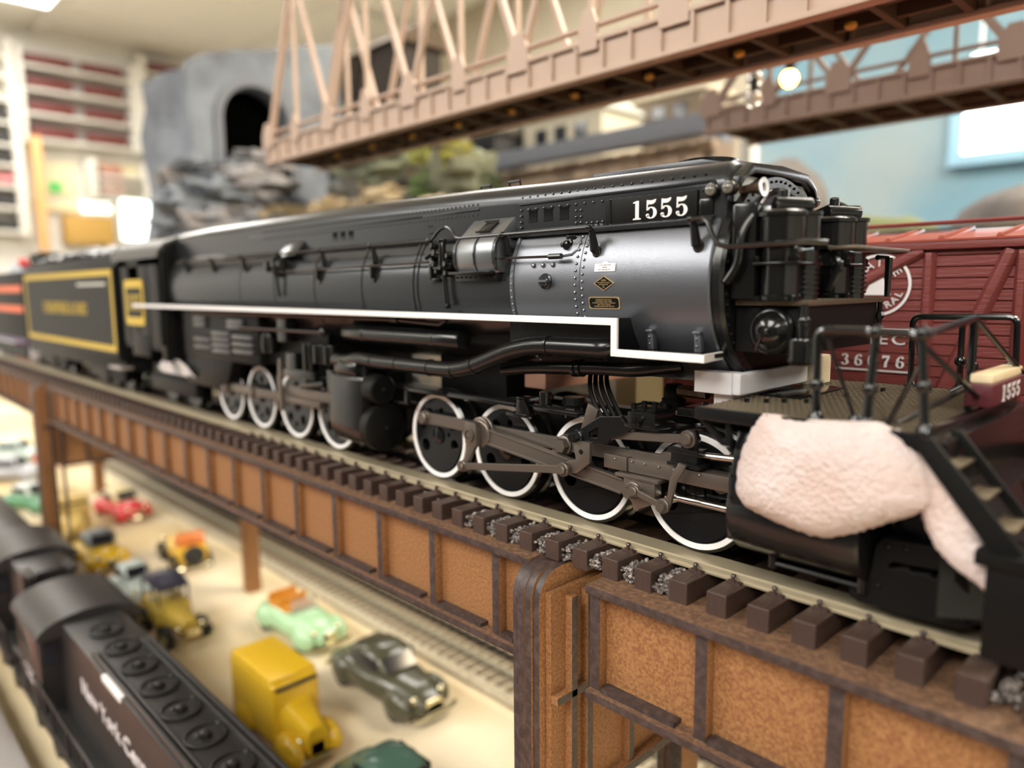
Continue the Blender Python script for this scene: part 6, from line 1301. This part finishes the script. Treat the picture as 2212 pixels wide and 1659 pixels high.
t3, b0, b1, bz = shelf_unit('white wall shelves at the left edge with black train cars', -140, 26, (110, 155, 205, 255, 305, 350, 398, 445, 498), SHW)
for r, z in enumerate(sorted(bz)[:6]): display_car(b1-150, b1-10, z, DKC if r != 2 else mat('display_car_pink', (0.62, 0.20, 0.22), 0.5), ('black' if r != 2 else 'pink')+' train car on the left edge shelves, number %s from below' % ('one', 'two', 'three', 'four', 'five', 'six')[r], 'cars on the left edge shelves')
op = M().box(XL+90, XL+130, wx(58, 400).y, wx(78, 400).y, wx(60, 545).z, wx(60, 305).z).obj('wood_post', mat('orange_wood', (0.72, 0.40, 0.16), 0.5), None, bevel=3)
single(op, 'orange wooden post below the wall shelves', 'post')
# area below the shelves: cream board with green note, small shelf, bright windows
def panel(name, label, cat, u0, u1, v0, v1, m, dx=8):
    a = wx(u0, v0); b = wx(u1, v1); o = M().box(XL, XL+dx, a.y, b.y, b.z, a.z).obj(name, m, None, bevel=1); return single(o, label, cat) if cat else tag(o, None, None, None, 'structure')
panel('wall_valance', 'pale grey valance board under the wall shelves', 'board', 62, 345, 306, 345, mat('pale_valance', (0.62, 0.64, 0.62), 0.6), 60)
panel('notice_board', 'cream notice board on the wall below the shelves', 'board', 70, 170, 345, 428, mat('cream_board', (0.82, 0.74, 0.50), 0.6), 10)
panel('green_note', 'small green note on the cream notice board', 'note', 103, 134, 392, 418, mat('green_note_paper', (0.12, 0.62, 0.16), 0.6), 14)
t4, e0, e1, ez = shelf_unit('small cream shelf of pale red cars below the wall shelves', 180, 300, (382, 402, 424), mat('cream_board', (0.82, 0.74, 0.50)))
for r, z in enumerate(sorted(ez)): display_car(e0+30, e0+105, z, mat('display_car_salmon', (0.52, 0.26, 0.20), 0.5), 'salmon train car on the %s of the small cream shelf' % ('bottom', 'middle', 'top')[r], 'salmon cars on the small shelf')
panel('lower_cabinet', 'cream cabinet front under the notice board', 'cabinet', 70, 345, 432, 470, mat('cream_cabinet', (0.85, 0.74, 0.48), 0.6), 20)
panel('brown_box', 'ochre brown box on the floor of the far aisle', 'box', 130, 240, 466, 530, mat('ochre_box', (0.50, 0.30, 0.07), 0.6), 60)
def xwin(name, u0, u1, v0, v1, strength):
    a = wx(u0, v0); b = wx(u1, v1)
    o = M().box(XL, XL+24, a.y-10, b.y+10, b.z-10, b.z).box(XL, XL+24, a.y-10, b.y+10, a.z, a.z+10).box(XL, XL+24, a.y-10, a.y, b.z, a.z).box(XL, XL+24, b.y, b.y+10, b.z, a.z).obj(name, FRAME); tag(o, None, None, None, 'structure')
    M().box(XL+14, XL+22, a.y, b.y, b.z, a.z).obj('pane', mat(name+'_daylight', (1, 1, 1), 0.3, emit=((0.85, 1.0, 0.95), strength)), o)
xwin('window_2', 255, 335, 432, 520, 6.0); xwin('window_3', 172, 238, 436, 462, 3.0)
